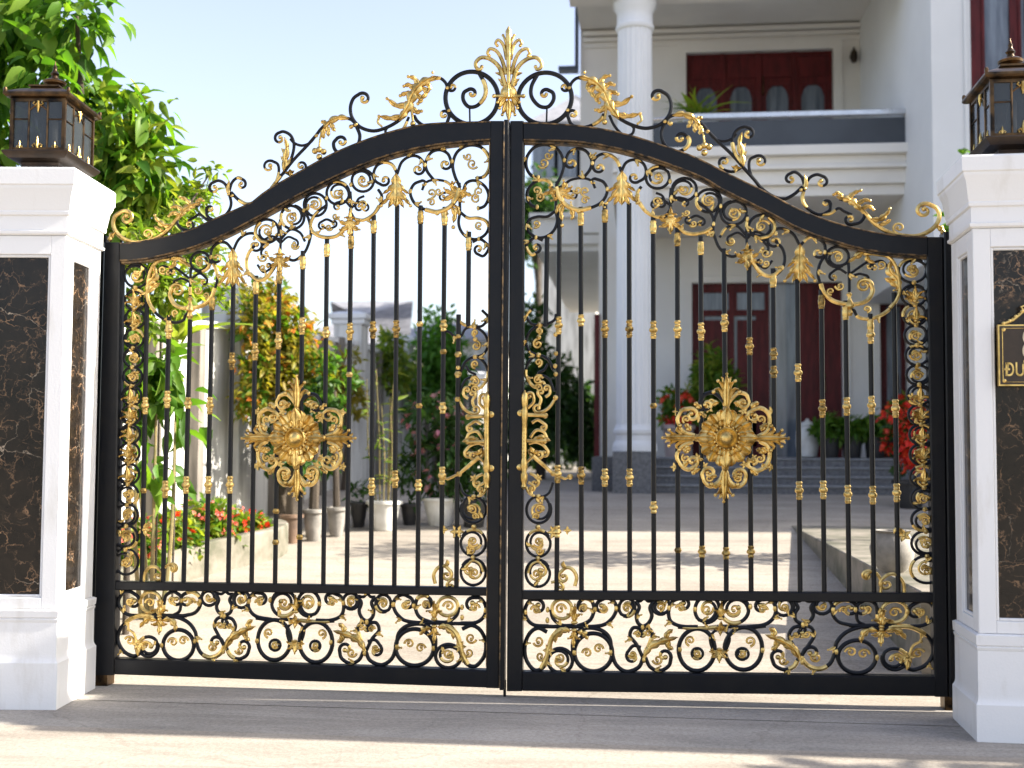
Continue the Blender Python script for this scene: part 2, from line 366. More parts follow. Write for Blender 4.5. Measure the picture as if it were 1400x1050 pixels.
def leafgrid(mb, spine, w, lobes=0, bulge=3.5, prof=(.75, .7), tip=0.0, nv=8, h0=1.0, groove=.35):
    S = catmull(spine, 8); n = max(9, 6*lobes+4, 11)
    L = np.cumsum([0]+[np.linalg.norm(S[i+1]-S[i]) for i in range(len(S)-1)]); L /= L[-1]
    X = np.interp(np.linspace(0, 1, n), L, [p[0] for p in S]); Yv = np.interp(np.linspace(0, 1, n), L, [p[1] for p in S])
    vs = []
    for side in (1, -1):
        for i in range(n):
            u = i/(n-1); a, b = max(0, i-1), min(n-1, i+1)
            t = np.array([X[b]-X[a], Yv[b]-Yv[a]]); t /= max(1e-6, np.linalg.norm(t)); nn = np.array([-t[1], t[0]])
            hw = w*max(.02, math.sin(PI*min(1, max(0, u))**prof[0])) ** prof[1]
            if u in (0, 1): hw = w*.10
            ph = (u*lobes) % 1.0 if lobes else 0
            if lobes: hw *= .62+.42*math.sin(PI*ph)**.8
            for j in range(nv+1):
                v = -1+2*j/nv
                p = np.array([X[i], Yv[i]])+nn*hw*v+t*abs(v)**1.5*hw*(.45 if lobes else .1)
                if side > 0:
                    h = h0+bulge*(1-.8*v*v)-groove*bulge*math.exp(-(v/.16)**2)+(bulge*.35*abs(v)*math.sin(PI*ph)-bulge*.18*abs(v)*(1-math.sin(PI*ph)) if lobes else 0)+tip*u**3
                else:
                    h = h0-.25*bulge*(1-v*v)-.8+tip*u**3-(0 if abs(v) < 1 else -.6)
                vs.append(g3(p, h))
    fs = []; m = nv+1; o = n*m
    for i in range(n-1):
        for j in range(nv):
            fs.append((i*m+j, i*m+j+1, i*m+m+j+1, i*m+m+j)); fs.append((o+i*m+j, o+i*m+m+j, o+i*m+m+j+1, o+i*m+j+1))
    for i in range(n-1):
        for j in (0, nv): fs.append((i*m+j, i*m+m+j, o+i*m+m+j, o+i*m+j))
    for i in (0, n-1):
        for j in range(nv): fs.append((i*m+j, i*m+j+1, o+i*m+j+1, o+i*m+j))
    mb.add(vs, fs)
def frond(mb, pts, r0, r1, end=0.0, h=2.0, hb=0.0):
    S = catmull(pts, 6); n = len(S)
    P = [g3(p, h+hb*math.sin(PI*i/(n-1))) for i, p in enumerate(S)]
    mb.tube(P, [(r0+(r1-r0)*i/(n-1))/PPM for i in range(n)], 7)
    if end: mb.ball(P[-1], end/PPM, 8)
def pol(c, a, r): return (c[0]+r*math.cos(R(a)), c[1]+r*math.sin(R(a)))
def palm(mb, c, ang, size, n=5, spread=70, wid=.17, lobes=0, knot=True, bulge=3.0):
    for i in range(n):
        k = 0 if n == 1 else (i-(n-1)/2)/((n-1)/2); a = ang+k*spread; L = size*(1-.38*abs(k)**1.2)
        m = pol(c, ang+k*spread*.55, L*.55); e = pol(c, a, L)
        leafgrid(mb, [c, m, e], size*wid*(1-.2*abs(k)), lobes, bulge, (.85, .75), tip=2.5, nv=6)
        mb.ball(g3(pol(c, a+k*6, L*1.0), 4), size*.055/PPM+.0012, 7)
    if knot: mb.ball(g3(c, 2), size*.15/PPM, 8, (1.3, .9, .8))
def blossom(mb, c, r, n=5, a0=0):
    for i in range(n):
        a = a0+360*i/n; leafgrid(mb, [c, pol(c, a, r*.5), pol(c, a, r)], r*.32, 0, r*.25, (.6, .8), nv=4)
    mb.ball(g3(c, r*.25), r*.28/PPM, 8)
def gold(mb, name): return mb.build(name, 'gold', LEAF)
def goldcurl(c, r, a, s=1, w=4.2, turns=1.1, name='gilded_curl'):
    """small gold spiral with a bud, starting at angle a on radius r"""
    p = pol(c, a, r); d = np.array(pol((0, 0), a+90*s, 1.0)); t = [np.array(p)]+curl(p, d, r*s, turns)
    P = [g3(q, 1.0) for q in t]; n = len(P)
    mb = MB().tube(P, [w/2/PPM*(1-.35*i/n) for i in range(n)], 7); mb.ball(P[-1], (r*.24+.8)/PPM, 7)
    return mb
def strip(A, B, y0, y1, bev, name, m='iron', parent=None):
    """a rail between two traced edges with chamfered corners"""
    b = bev; D = abs(y1-y0); vs = []; fs = []
    for pa, pb in zip(A, B):
        a = at(*pa, 0); c = at(*pb, 0); d = c-a; L = np.linalg.norm(d); d /= L
        for s, y in ((b, y0), (L-b, y0), (L, y0+b), (L, y1-b), (L-b, y1), (b, y1), (0, y1-b), (0, y0+b)):
            q = a+d*s; vs.append((q[0], y, q[2]))
    n = len(A)
    for i in range(n-1):
        for k in range(8): fs.append((i*8+k, i*8+(k+1) % 8, i*8+8+(k+1) % 8, i*8+8+k))
    fs.append(tuple(range(8))); fs.append(tuple((n-1)*8+k for k in range(8)))
    return MB().add(vs, fs).build(name, m, parent or LEAF)
def dense(pts, n):
    S = catmull(pts, 10); x = [p[0] for p in S]; y = [p[1] for p in S]
    L = np.cumsum([0]+[np.linalg.norm(S[i+1]-S[i]) for i in range(len(S)-1)]); L /= L[-1]; t = np.linspace(0, 1, n)
    return list(zip(np.interp(t, L, x), np.interp(t, L, y)))
def resx(pts, xs):
    S = catmull(pts, 10); S = sorted([(p[0], p[1]) for p in S])
    return [(x, float(np.interp(x, [p[0] for p in S], [p[1] for p in S]))) for x in xs]
def line(name, pts, w, h=0, m='trim', parent=None):
    S = pts; P = [np.array([at(*p, 0)[0], -h, at(*p, 0)[2]]) for p in S]
    return MB().tube(P, w/2/PPM, 6).build(name, m, parent or LEAF)
def mp(p):
    if SIDE == 0: return p
    q = HM @ np.array([p[0], p[1], 1.0]); u = min(1, max(0, (p[0]-167)/503)); y = p[1]
    c = float(np.interp(y, [250, 600, 870], [6, 9, 18]))*4*u*(1-u)+float(np.interp(y, [600, 810, 880], [0, 2, 7]))*(1-u)
    return (q[0]/q[2]-c, q[1]/q[2])

def beads(pts, r, sq=(1, 1, 1)):
    for p in pts: gold(MB().ball(g3(p, 2), r/PPM, 7, sq), 'gilded_bead')
def crest():
    global PART
    PART = 'crest_scroll'
    ring(645, 134, 36, w=6.6)
    cv([(655, 100), (663, 116), (663, 131), (653, 144), (641, 146), (633.5, 137), (634, 127), (641.4, 122)], None, (7, .8), 5.6)
    cv([(642, 147), (642.5, 169)], w=2.6, name='crest_stay')
    cv([(612, 121), (609, 113), (602, 107), (594, 108)], (-6.5, 1.0), None, 4.6)                  # small hook by the ring
    cv([(562, 138), (557, 152), (545, 165), (527, 175), (510, 179), (493, 174), (482, 162), (479, 148), (483, 135), (492, 128)], None, (9, .95), 5.2)
    cv([(566, 158), (571, 166), (582, 173), (597, 176), (609, 171), (614, 160)], None, (-7.5, .95), 5)
    cv([(559, 160), (552, 175), (541, 187), (530, 187), (527, 179), (531, 173)], w=4)
    cv([(487, 172), (492, 187), (486, 204), (471, 212), (459, 206), (456, 196), (461, 189)], (-9, .1), (8, .85), 5.2)
    cv([(487, 170), (479, 163), (465, 161), (451, 166), (440, 175), (432, 185), (420, 199), (402, 218), (387, 237), (375, 252), (365, 265), (352, 275), (338, 279), (326, 273), (316, 263)], w=4.8)
    cv([(433, 184), (424, 195), (413, 199), (403, 196), (397, 190)], w=4)
    cv([(387, 238), (397, 220), (402, 200), (398, 186), (388, 180), (380, 182)], None, (-8, .9), 4.6)
    cv([(377, 251), (381, 237), (380, 225), (372, 220)], None, (-9, .95), 4.2)
    cv([(391, 236), (402, 241), (414, 237), (418, 230)], None, (-7, .95), 4.2)
    cv([(313, 264), (317, 250), (325, 243), (333, 246)], None, (7, .9), 4.4)
    cv([(313, 264), (308, 252), (299, 247), (290, 250)], None, (-8, .9), 4.4)
    cv([(313, 264), (316, 279), (310, 292), (296, 301), (284, 296), (282, 287)], None, (5.5, .9), 4.4)
    cv([(272, 280), (258, 285), (246, 294), (242, 303), (247, 312), (257, 315)], None, (-7.5, .95), 4.6)
    cv([(257, 302), (266, 297), (273, 293), (283, 300), (295, 301)], w=4)
    cv([(248, 292), (240, 302), (230, 314), (217, 324), (200, 330), (180, 331), (163, 322), (155, 309), (157, 296), (167, 289)], None, (10.5, 1.1), 6, 'g', name='gilded_scroll')
    # gilded leaves
    b = MB()
    leafgrid(b, [(546, 166), (558, 147), (566, 128), (580, 113), (600, 106)], 7.5, 6, 4.5, (.8, .6), tip=2)
    for s, m, e, w in (((574, 119), (567, 108), (559, 106), 4), ((569, 124), (560, 117), (553, 119), 4), ((565, 131), (556, 128), (548, 132), 4), ((561, 142), (544, 145), (530, 136), 4.4),
                       ((552, 158), (536, 162), (519, 160), 4.2), ((580, 114), (588, 118), (586, 126), 3.6), ((576, 119), (583, 126), (577, 137), 4), ((569, 128), (576, 136), (572, 143), 3.8), ((563, 145), (569, 153), (577, 153), 4.2)):
        leafgrid(b, [s, m, e], w, 2, 3, tip=3, nv=6); b.ball(g3(e, 4), 2.6/PPM, 7)
    frond(b, [(519, 160), (517, 168), (522, 173)], 2, 1.4, 1.8); b.ball(g3((565, 170), 3), 4/PPM, 8); b.ball(g3((592, 100), 3), 2.2/PPM)
    frond(b, [(562, 146), (564, 157), (565, 168)], 2.2, 1.6)
    gold(b, 'acanthus_leaf')
    b = MB(); leafgrid(b, [(478, 163), (465, 161), (451, 167), (442, 177)], 4.6, 3, 3, tip=1)
    for s, m, e in (((452, 167), (456, 176), (459, 180)), ((447, 171), (449, 180), (449, 187)), ((444, 175), (442, 183), (443, 190)), ((448, 169), (442, 167), (440, 165))): leafgrid(b, [s, m, e], 3.6, 2, 2.4, nv=6)
    gold(b, 'acanthus_leaf')
    b = MB(); frond(b, [(440, 182), (438, 192), (437, 203)], 1.6, 1.4); [b.ball(g3(p, 2), 4.6/PPM) for p in ((431, 207), (443, 208), (437, 215), (437, 205))]; gold(b, 'gilded_bud')
    b = MB(); leafgrid(b, [(388, 236), (391, 215), (393, 200), (390, 188)], 4.5, 3, 3, tip=2)
    for s, e in (((390, 222), (384, 214)), ((391, 212), (385, 203)), ((392, 228), (399, 216))): leafgrid(b, [s, ((s[0]+e[0])/2, (s[1]+e[1])/2-1), e], 2.6, 0, 2, nv=4)
    gold(b, 'acanthus_leaf')
    b = MB(); palm(b, (397, 233), 80, 10, 3, 60, .3); gold(b, 'gilded_bud')
    b = MB(); leafgrid(b, [(313, 268), (312, 256), (314, 247)], 3, 0, 2); [b.ball(g3(p, 2), 2.6/PPM) for p in ((318, 268), (313, 266))]; gold(b, 'gilded_bud')
    b = MB(); leafgrid(b, [(247, 297), (254, 287), (264, 281), (276, 278)], 5, 4, 3, tip=2)
    for s, m, e in (((262, 282), (256, 274), (247, 270)), ((252, 289), (243, 283), (236, 284)), ((247, 295), (238, 291), (232, 296)), ((268, 281), (273, 273), (279, 275))): leafgrid(b, [s, m, e], 3.4, 2, 2.4, tip=3, nv=6); b.ball(g3(e, 3), 2.2/PPM)
    gold(b, 'acanthus_leaf')
    b = MB(); leafgrid(b, [(236, 308), (226, 309), (218, 303), (213, 296)], 4.2, 3, 3, tip=3); leafgrid(b, [(226, 316), (218, 314), (211, 309)], 3, 2, 2); b.ball(g3((213, 295), 3), 2.4/PPM); gold(b, 'acanthus_leaf')
    gold(goldcurl((202, 320), 8, 80, -1, 3.6, 1.2), 'gilded_curl')
    b = MB(); leafgrid(b, [(158, 318), (152, 324), (151, 331)], 4, 2, 3); gold(b, 'gilded_bud')
    beads(((612, 121), (614, 152), (487, 171), (433, 186)), 2.8)

def finial():
    root = MB().box(-.012, .012, -.02, .02, .0, .4)
    b = MB(); c = (695.7, 0)
    P = [(695.7, 116), (695.7, 80), (695.7, 52), (695.7, 44), (695.7, 37)]
    b.tube([g3(p, 3) for p in P], [2.6/PPM, 3.4/PPM, 4.0/PPM, 4.6/PPM, .6/PPM], 10)
    for s in (1, -1):
        X = lambda pts: [(695.7+s*(x-695.7), y) for x, y in pts]
        for pts, r0, r1, e in (([(691, 118), (684, 95), (672, 83), (659, 80), (651, 87), (652, 94), (657, 96), (659, 92)], 3.4, 2.2, 2.8), ([(692, 102), (687, 84), (680, 72), (671, 68), (667, 73), (669, 77)], 3, 2, 2.6),
                               ([(693, 82), (689, 64), (682, 56), (678, 60), (680, 63)], 2.6, 1.8, 2.4), ([(694, 66), (691, 56), (688, 49)], 2.2, 1.6, 2.2)):
            frond(b, X(pts), r0, r1, e, 2, 2)
        for s0, m, e in (((687, 104), (682, 101), (677, 100)), ((689, 113), (684, 110), (681, 108)), ((690, 118), (687, 116), (684, 113))): leafgrid(b, X([s0, m, e]), 2.2, 0, 2, nv=4)
        for s0, m, e, w in (((692, 134), (686, 141), (683.6, 149), 3.6), ((694, 138), (690, 149), (687, 158), 3.6), ((690, 130), (684, 136), (681, 141), 3)): leafgrid(b, X([s0, m, e]), w, 0, 3, tip=3, nv=6); b.ball(g3(X([e])[0], 4), 2.4/PPM)
        b.ball(g3((695.7+s*20, 132), 2), 3.2/PPM); frond(b, X([(685, 132), (690, 132), (676, 132)]), 3, 2.2)
    leafgrid(b, [(695.7, 136), (695.7, 150), (695.7, 167)], 4.6, 0, 4, tip=2)
    b.ball(g3((695.7, 127), 1), 11/PPM, 12, (1, .55, .85))
    for k in range(-3, 4): frond(b, [(695.7+k*1.2, 116), (695.7+k*3.1, 124), (695.7+k*3.5, 134)], 1.1, 1.3, 0, 6-abs(k)*1.2)
    o = b.build('gilded_finial', 'gold', LEAF); return o

def acanthus_drop(x, y0, y1, w):
    b = MB(); L = y1-y0
    leafgrid(b, [(x, y0), (x, y0+L*.5), (x, y1)], w*.42, 4, 4)
    for s in (1, -1):
        leafgrid(b, [(x, y0+L*.30), (x+s*w*.35, y0+L*.62), (x+s*w*.95, y1-L*.05)], w*.20, 3, 3, tip=3, nv=6)
        leafgrid(b, [(x, y0+L*.12), (x+s*w*.30, y0+L*.40), (x+s*w*.85, y0+L*.62)], w*.17, 3, 3, tip=3, nv=6)
        leafgrid(b, [(x, y0+L*.45), (x+s*w*.22, y0+L*.75), (x+s*w*.50, y1+L*.02)], w*.18, 2, 3, tip=2, nv=6)
        b.ball(g3((x+s*w*.95, y1-L*.04), 4), 2.6/PPM)
    gold(b, 'acanthus_drop')

def band():
    global PART
    PART = 'band_scroll'
    cv([(629, 256), (622, 241), (619, 225), (625, 208), (640, 199), (657, 201), (668, 214), (669, 229), (662, 241), (650, 244)], w=5.4)
    cv([(593, 246), (584, 234), (582, 222), (589, 209), (601, 205), (612, 210), (617, 221)], None, (9, 1.0), 5.2)
    cv([(543, 238), (549, 222), (560, 214), (571, 214), (579, 222), (580, 231)], None, (8.5, 1.0), 5.0)
    cv([(543, 238), (537, 226), (527, 222), (516, 226), (511, 236), (513, 247), (522, 253)], None, (-8, .9), 5.0)
    cv([(577, 247), (566, 252), (561, 264), (567, 278), (580, 286), (598, 289), (614, 284), (624, 272), (628, 258)], (5, .6), None, 5.2)
    b = MB(); b.tube([g3(p, 2) for p in catmull([(582, 287), (598, 290), (614, 284), (624, 272), (628, 258)])], 3.3/PPM, 8); gold(b, 'gilded_swag')
    cv([(577, 260), (582, 250), (593, 246), (609, 248), (620, 256), (629, 259)], w=4.4)
    cv([(628, 250), (629, 294)], w=5)
    cv([(633, 262), (638, 250), (650, 247), (663, 255), (668, 268), (663, 281), (652, 286)], w=5.2)
    cv([(629, 290), (640, 298), (653, 298), (664, 302), (668, 311), (663, 321), (652, 327), (640, 325), (631, 317), (627, 305), (629, 290)], w=5)
    cv([(646, 331), (656, 327), (665, 333), (668, 340), (661, 350), (652, 347)], None, (7, .9), 4.8)
    for x, y, r in ((496, 247, 15), (462, 264, 15.5), (431, 280, 15.5), (400, 297, 16), (365, 316, 16), (274, 358, 13.5)): ring(x, y, r, w=4.8)
    cv([(319, 342), (326, 328), (337, 320), (349, 320), (357, 330)], None, (10, 1.0), 5.0)
    cv([(318, 342), (309, 332), (299, 332), (290, 340), (288, 351)], None, (-8.5, 1.0), 5.0)
    # hanging double loops
    cv([(447, 280), (432, 292), (425, 305), (427, 316), (437, 323), (450, 325), (462, 322), (472, 312), (478, 297), (479, 285)], w=5)
    cv([(479, 290), (486, 300), (498, 301), (511, 293), (520, 280), (522, 268), (517, 259)], w=5)
    cv([(479, 262), (480, 280), (479, 300)], w=4.6)
    cv([(415, 287), (422, 300), (425, 318), (421, 336), (414, 348), (402, 356), (390, 352)], w=5)
    cv([(383, 300), (384, 322), (383, 346)], w=4.6)
    cv([(352, 332), (340, 346), (337, 362), (342, 376), (353, 383), (365, 379), (375, 366), (380, 350)], w=5)
    cv([(385, 326), (397, 314), (410, 318), (417, 330)], (6, .8), None, 4.4); cv([(382, 326), (370, 330), (358, 342)], None, (-7, .8), 4.4)
    cv([(457, 305), (447, 300), (438, 304)], None, (-6, .9), 4.2); cv([(498, 268), (490, 272), (486, 281)], None, (-6, .9), 4.2)
    cv([(289, 356), (295, 368), (297, 382), (293, 397), (289, 407)], w=5)
    cv([(232, 354), (215, 358), (206, 370), (202, 387), (201, 404), (206, 418), (214, 429), (225, 437), (239, 441), (250, 438), (254, 430)], None, (6, .4), 5)
    cv([(261, 366), (260, 388), (260, 408)], w=4.8)
    cv([(258, 380), (248, 372), (240, 366)], None, (-6, .9), 4.2); cv([(263, 380), (273, 374), (282, 380)], None, (6, .9), 4.2)
    for p_, c_ in (([(480, 284), (471, 275), (460, 277)], (-6, .9)), ([(481, 284), (491, 276), (501, 279)], (6, .9)), ([(383, 332), (373, 323), (362, 327)], (-6, .9)), ([(384, 332), (394, 324), (405, 328)], (6, .9)), ([(629, 272), (618, 263), (605, 264)], (-6, .9)), ([(260, 386), (249, 381), (240, 383)], (-5, .9)), ([(215, 372), (222, 364), (232, 366)], (6, .9)), ([(440, 309), (449, 313), (458, 310)], (-5, .9)), ([(352, 362), (360, 372), (369, 368)], (-5, .9))): cv(p_, None, c_, 4)
    # gilding
    for pts, w in (([(233, 354), (216, 358), (207, 370), (203, 387), (202, 404), (206, 417), (213, 427)], 5.4), ([(236, 394), (233, 404), (239, 416), (250, 421), (264, 421), (279, 417), (290, 406), (294, 394)], 6), ([(342, 374), (353, 383), (365, 379), (375, 366), (379, 355)], 5.6),
                   ([(427, 317), (437, 323), (450, 325), (462, 322), (472, 312)], 5.6), ([(486, 300), (498, 301), (511, 293), (519, 281)], 5.2), ([(357, 304), (351, 311), (350, 320), (356, 329), (366, 332)], 5)):
        b = MB(); S = catmull(pts); b.tube([g3(p, 1.5) for p in S], w/2/PPM, 8); gold(b, 'gilded_swag')
    gold(goldcurl((243, 397), 10, 180, 1, 5, 1.3), 'gilded_curl')
    acanthus_drop(542, 237, 284, 21); acanthus_drop(319, 340, 392, 19)
    b = MB(); palm(b, (479, 300), 90, 24, 5, 80, .2, 2); palm(b, (479, 302), 270, 13, 3, 60, .22); gold(b, 'gilded_flower')
    b = MB(); palm(b, (383, 350), 90, 24, 5, 80, .2, 2); palm(b, (383, 352), 270, 13, 3, 60, .22); gold(b, 'gilded_flower')
    b = MB(); palm(b, (629, 262), 150, 26, 5, 75, .17, 2); palm(b, (629, 262), 20, 18, 3, 60, .2, 2); gold(b, 'gilded_flower')
    b = MB(); leafgrid(b, [(617, 282), (622, 292), (620, 305)], 4, 2, 3); leafgrid(b, [(610, 288), (606, 296), (608, 304)], 3.4, 2, 3); leafgrid(b, [(622, 280), (627, 288), (628, 296)], 3, 2, 3); b.ball(g3((620, 311), 2), 3/PPM); b.ball(g3((598, 292), 2), 3.4/PPM); gold(b, 'gilded_flower')
    b = MB(); leafgrid(b, [(203, 402), (205, 388), (213, 378), (212, 364)], 6, 4, 3.4); leafgrid(b, [(204, 400), (211, 392), (219, 387)], 4, 2, 3); gold(b, 'acanthus_leaf')
    b = MB(); leafgrid(b, [(232, 356), (243, 353), (252, 358), (262, 366)], 4.6, 3, 3); leafgrid(b, [(240, 355), (238, 363), (230, 367)], 3.4, 2, 3); gold(b, 'acanthus_leaf')
    b = MB(); b.lathe(g3((260, 408)), [(-z/PPM, r/PPM) for z, r in ((-4, 1), (0, 4), (4, 2), (8, 3), (14, 7), (17, 7), (20, 3), (25, 5), (29, 3))], 10); gold(b, 'gilded_finial')
    for x, y, r, a, s in ((646, 224, 8, 30, 1), (640, 214, 6, 200, -1), (655, 262, 7, 90, 1), (651, 272, 7, 270, -1), (655, 308, 6, 60, 1), (496, 247, 7, 90, 1), (462, 264, 7, 0, 1), (431, 280, 6, 200, 1), (400, 297, 7, 120, -1), (366, 316, 6, 20, 1), (274, 358, 6, 100, 1),
                          (459, 296, 5, 0, 1), (497, 280, 6, 180, 1), (360, 352, 7, 200, -1), (403, 336, 6, 0, 1), (590, 264, 7, 90, -1), (600, 262, 6, 0, 1), (590, 277, 6, 200, 1), (223, 369, 6, 60, 1), (271, 397, 6, 0, 1), (240, 428, 5, 100, 1), (282, 404, 5, 100, -1), (360, 366, 5, 40, 1), (450, 311, 5, 20, 1), (187, 374, 6, 10, 1)):
        gold(goldcurl((x, y), r, a, s, 3.4, 1.1), 'gilded_curl')
    beads(((618, 221), (581, 226), (480, 253), (447, 271), (416, 288), (383, 306), (348, 326), (289, 352), (653, 244), (654, 285), (655, 327), (425, 312), (340, 372), (521, 272), (561, 262), (478, 275)), 3.1, (.8, .8, 1.2))

def borders():
    global PART
    PART = 'border_scroll'
    ys = [377, 410, 436, 463, 489, 515, 541, 567, 593, 619, 648, 676, 704, 734, 768]
    rs = [16, 14, 13.5, 13, 13, 13, 13, 13, 13, 13.5, 14, 14, 14.5, 15.5, 17.5]
    for i, (y, r) in enumerate(zip(ys, rs)):
        x = 186.5-(y-377)*.038; a = 20 if i % 2 else -20; ring(x, y, r, r*1.0, w=4.6)
        if i in (1, 2, 6, 7, 8, 9, 10):
            b = MB(); palm(b, (x-1, y+8), -90, 19, 5 if i % 2 else 3, 70, .19, 0); frond(b, [(x-5, y+9), (x+1, y+12), (x+6, y+7), (x+4, y+2)], 1.7, 1.3, 2); gold(b, 'gilded_leaf')
        else:
            gold(goldcurl((x, y+2), 6.5, 200 if i % 2 else -20, 1 if i % 2 else -1, 3.6, 1.2), 'gilded_curl')
            gold(goldcurl((x+2, y-3), 4.5, 60, -1, 3, .9), 'gilded_curl')
    beads([(186-((a+c)/2-377)*.038, (a+c)/2) for a, c in zip(ys, ys[1:])], 3.6)
    cv([(196, 800), (197, 786), (204, 776), (213, 775), (221, 782)], None, (8, 1.0), 4.6, 'g', name='gilded_scroll'); cv([(222, 800), (221, 786), (226, 775), (234, 771)], None, (7, 1), 4.2, 'g', name='gilded_scroll')
    b = MB(); blossom(b, (197, 724), 9); leafgrid(b, [(198, 722), (205, 716), (208, 722)], 3, 0, 2); leafgrid(b, [(232, 772), (237, 775), (238, 783)], 3, 0, 2); gold(b, 'gilded_flower')
    # along the meeting stile
    cv([(659, 424), (667, 434), (660, 445), (650, 447)], None, None, 4.8); cv([(627, 432), (629, 440), (640, 446), (650, 447), (662, 456), (667, 470), (662, 483), (652, 488)], w=4.8)
    if SIDE == 0: cv([(606, 452), (614, 454), (622, 460), (630, 460), (636, 450), (646, 446)], w=4.4)
    cv([(630, 508), (637, 494), (652, 488), (664, 499), (667, 515), (658, 529), (648, 533)], None, (7, .6), 4.8)
    cv([(628, 537), (636, 520), (650, 513), (642, 508), (637, 500)], w=4.2)
    for y, r in ((697, 18), (742, 18), (782, 18)): ring(647, y, r-1, r, w=4.8)
    cv([(628, 660), (634, 675), (647, 680), (660, 675), (666, 664)], w=4.4)
    cv([(661, 782), (655, 770), (645, 767), (637, 774)], None, (-8, 1), 4.4, 'g', name='gilded_scroll')
    for x, y, r, a, s in ((650, 455, 5, 90, 1), (651, 473, 7, 270, 1), (650, 498, 6, 90, 1), (650, 522, 7, 200, 1), (649, 533, 6, 0, -1), (646, 697, 7, 200, 1), (650, 706, 5, 30, -1), (647, 740, 8, 30, 1), (645, 752, 6, 200, -1), (649, 783, 7, 90, 1)):
        gold(goldcurl((x, y), r, a, s, 3.8, 1.2), 'gilded_curl')
    beads(((649, 447), (650, 488), (627, 460), (626, 486), (627, 503), (626, 514), (648, 679), (648, 720), (647, 762), (650, 464)), 3.6)
    b = MB(); blossom(b, (625, 727), 10, 6); blossom(b, (607, 724), 6, 4); gold(b, 'gilded_flower')
    cv([(595, 798), (593, 786), (599, 776), (608, 774), (616, 781)], None, (8, 1.0), 5, 'g', name='gilded_scroll'); cv([(628, 794), (618, 792), (612, 797)], None, (-6, 1), 4, 'g', name='gilded_scroll')
    b = MB(); leafgrid(b, [(608, 774), (612, 770), (611, 765)], 3, 0, 2); gold(b, 'gilded_leaf')

def handle():
    q = g3((667, 603), 12); top = g3((667, 536), 12); bot = g3((667, 671), 12); ax = bot-top; L = np.linalg.norm(ax)
    k = L/135
    b = MB(); b.lathe(top, [(t*k, r/PPM) for t, r in ((0, .5), (3, 2.5), (6, 4.6), (12, 5), (20, 4.2), (24, 3.2), (27, 4.4), (38, 4.4), (42, 3.6), (92, 3.6), (97, 4.6), (104, 5), (110, 3.2), (114, 5), (122, 4.6), (126, 3), (130, 4), (134, .6))], 14, ax)
    for i in range(9): b.ball(g3((667, 580+i*5), 16.2), 1.2/PPM, 6)
    h = gold(b, 'pull_handle')
    b = MB()
    for y in (567, 640): b.lathe(g3((672.5, y), 2), [(0, 6/PPM), (3/PPM, 6.5/PPM), (5/PPM, 4/PPM), (9/PPM, 4.5/PPM), (11/PPM, 1/PPM)], 12, (0, -1, 0)); b.tube([g3((672, y), 6), g3((667, y), 11)], 3/PPM, 8)
    b.build('handle_boss', 'gold', h)
    gold(MB().tube([g3((666, 569), 8), g3((640, 570), 4)], 2.6/PPM, 8), 'gilded_bracket'); gold(MB().tube([g3((668, 604), 8), g3((640, 604), 4)], 2.2/PPM, 8), 'gilded_bracket')
    b = MB(); b.tube([g3((666, 635), 6), g3((655, 625), 4), g3((628, 648), 3), g3((612, 655), 1), g3((605, 652), 1)], [2/PPM, 3.4/PPM, 2.2/PPM, 2/PPM, 1.6/PPM], 8)
    gold(b, 'gilded_bracket')
    beads(((640, 570), (628, 648), (626, 546), (640, 604), (605, 652)), 4.2)
    for pts, c1 in (([(626, 546), (633, 557), (640, 563), (648, 566)], (-7, .9)), ([(664, 560), (656, 552), (656, 543)], (6, .9)), ([(660, 600), (652, 590), (642, 592), (638, 599)], (-6, 1)), ([(662, 608), (652, 606), (642, 610), (636, 617)], (-6, 1)), ([(662, 616), (657, 626), (648, 628)], (6, .9)), ([(658, 580), (650, 576), (640, 582)], (-5, 1)), ([(660, 648), (652, 652), (648, 658)], (-6, 1)), ([(662, 660), (655, 664)], (-5, 1)), ([(640, 545), (634, 540), (634, 533)], (5, .9)), ([(648, 556), (646, 548), (650, 541)], (-5, .9))):
        cv(pts, None, c1, 4.2, 'g', name='gilded_filigree')
    b = MB(); leafgrid(b, [(658, 606), (648, 600), (640, 601), (632, 604)], 4, 3, 3); leafgrid(b, [(660, 612), (655, 620), (648, 618)], 4, 2, 3); blossom(b, (648, 654), 6); gold(b, 'gilded_leaf')

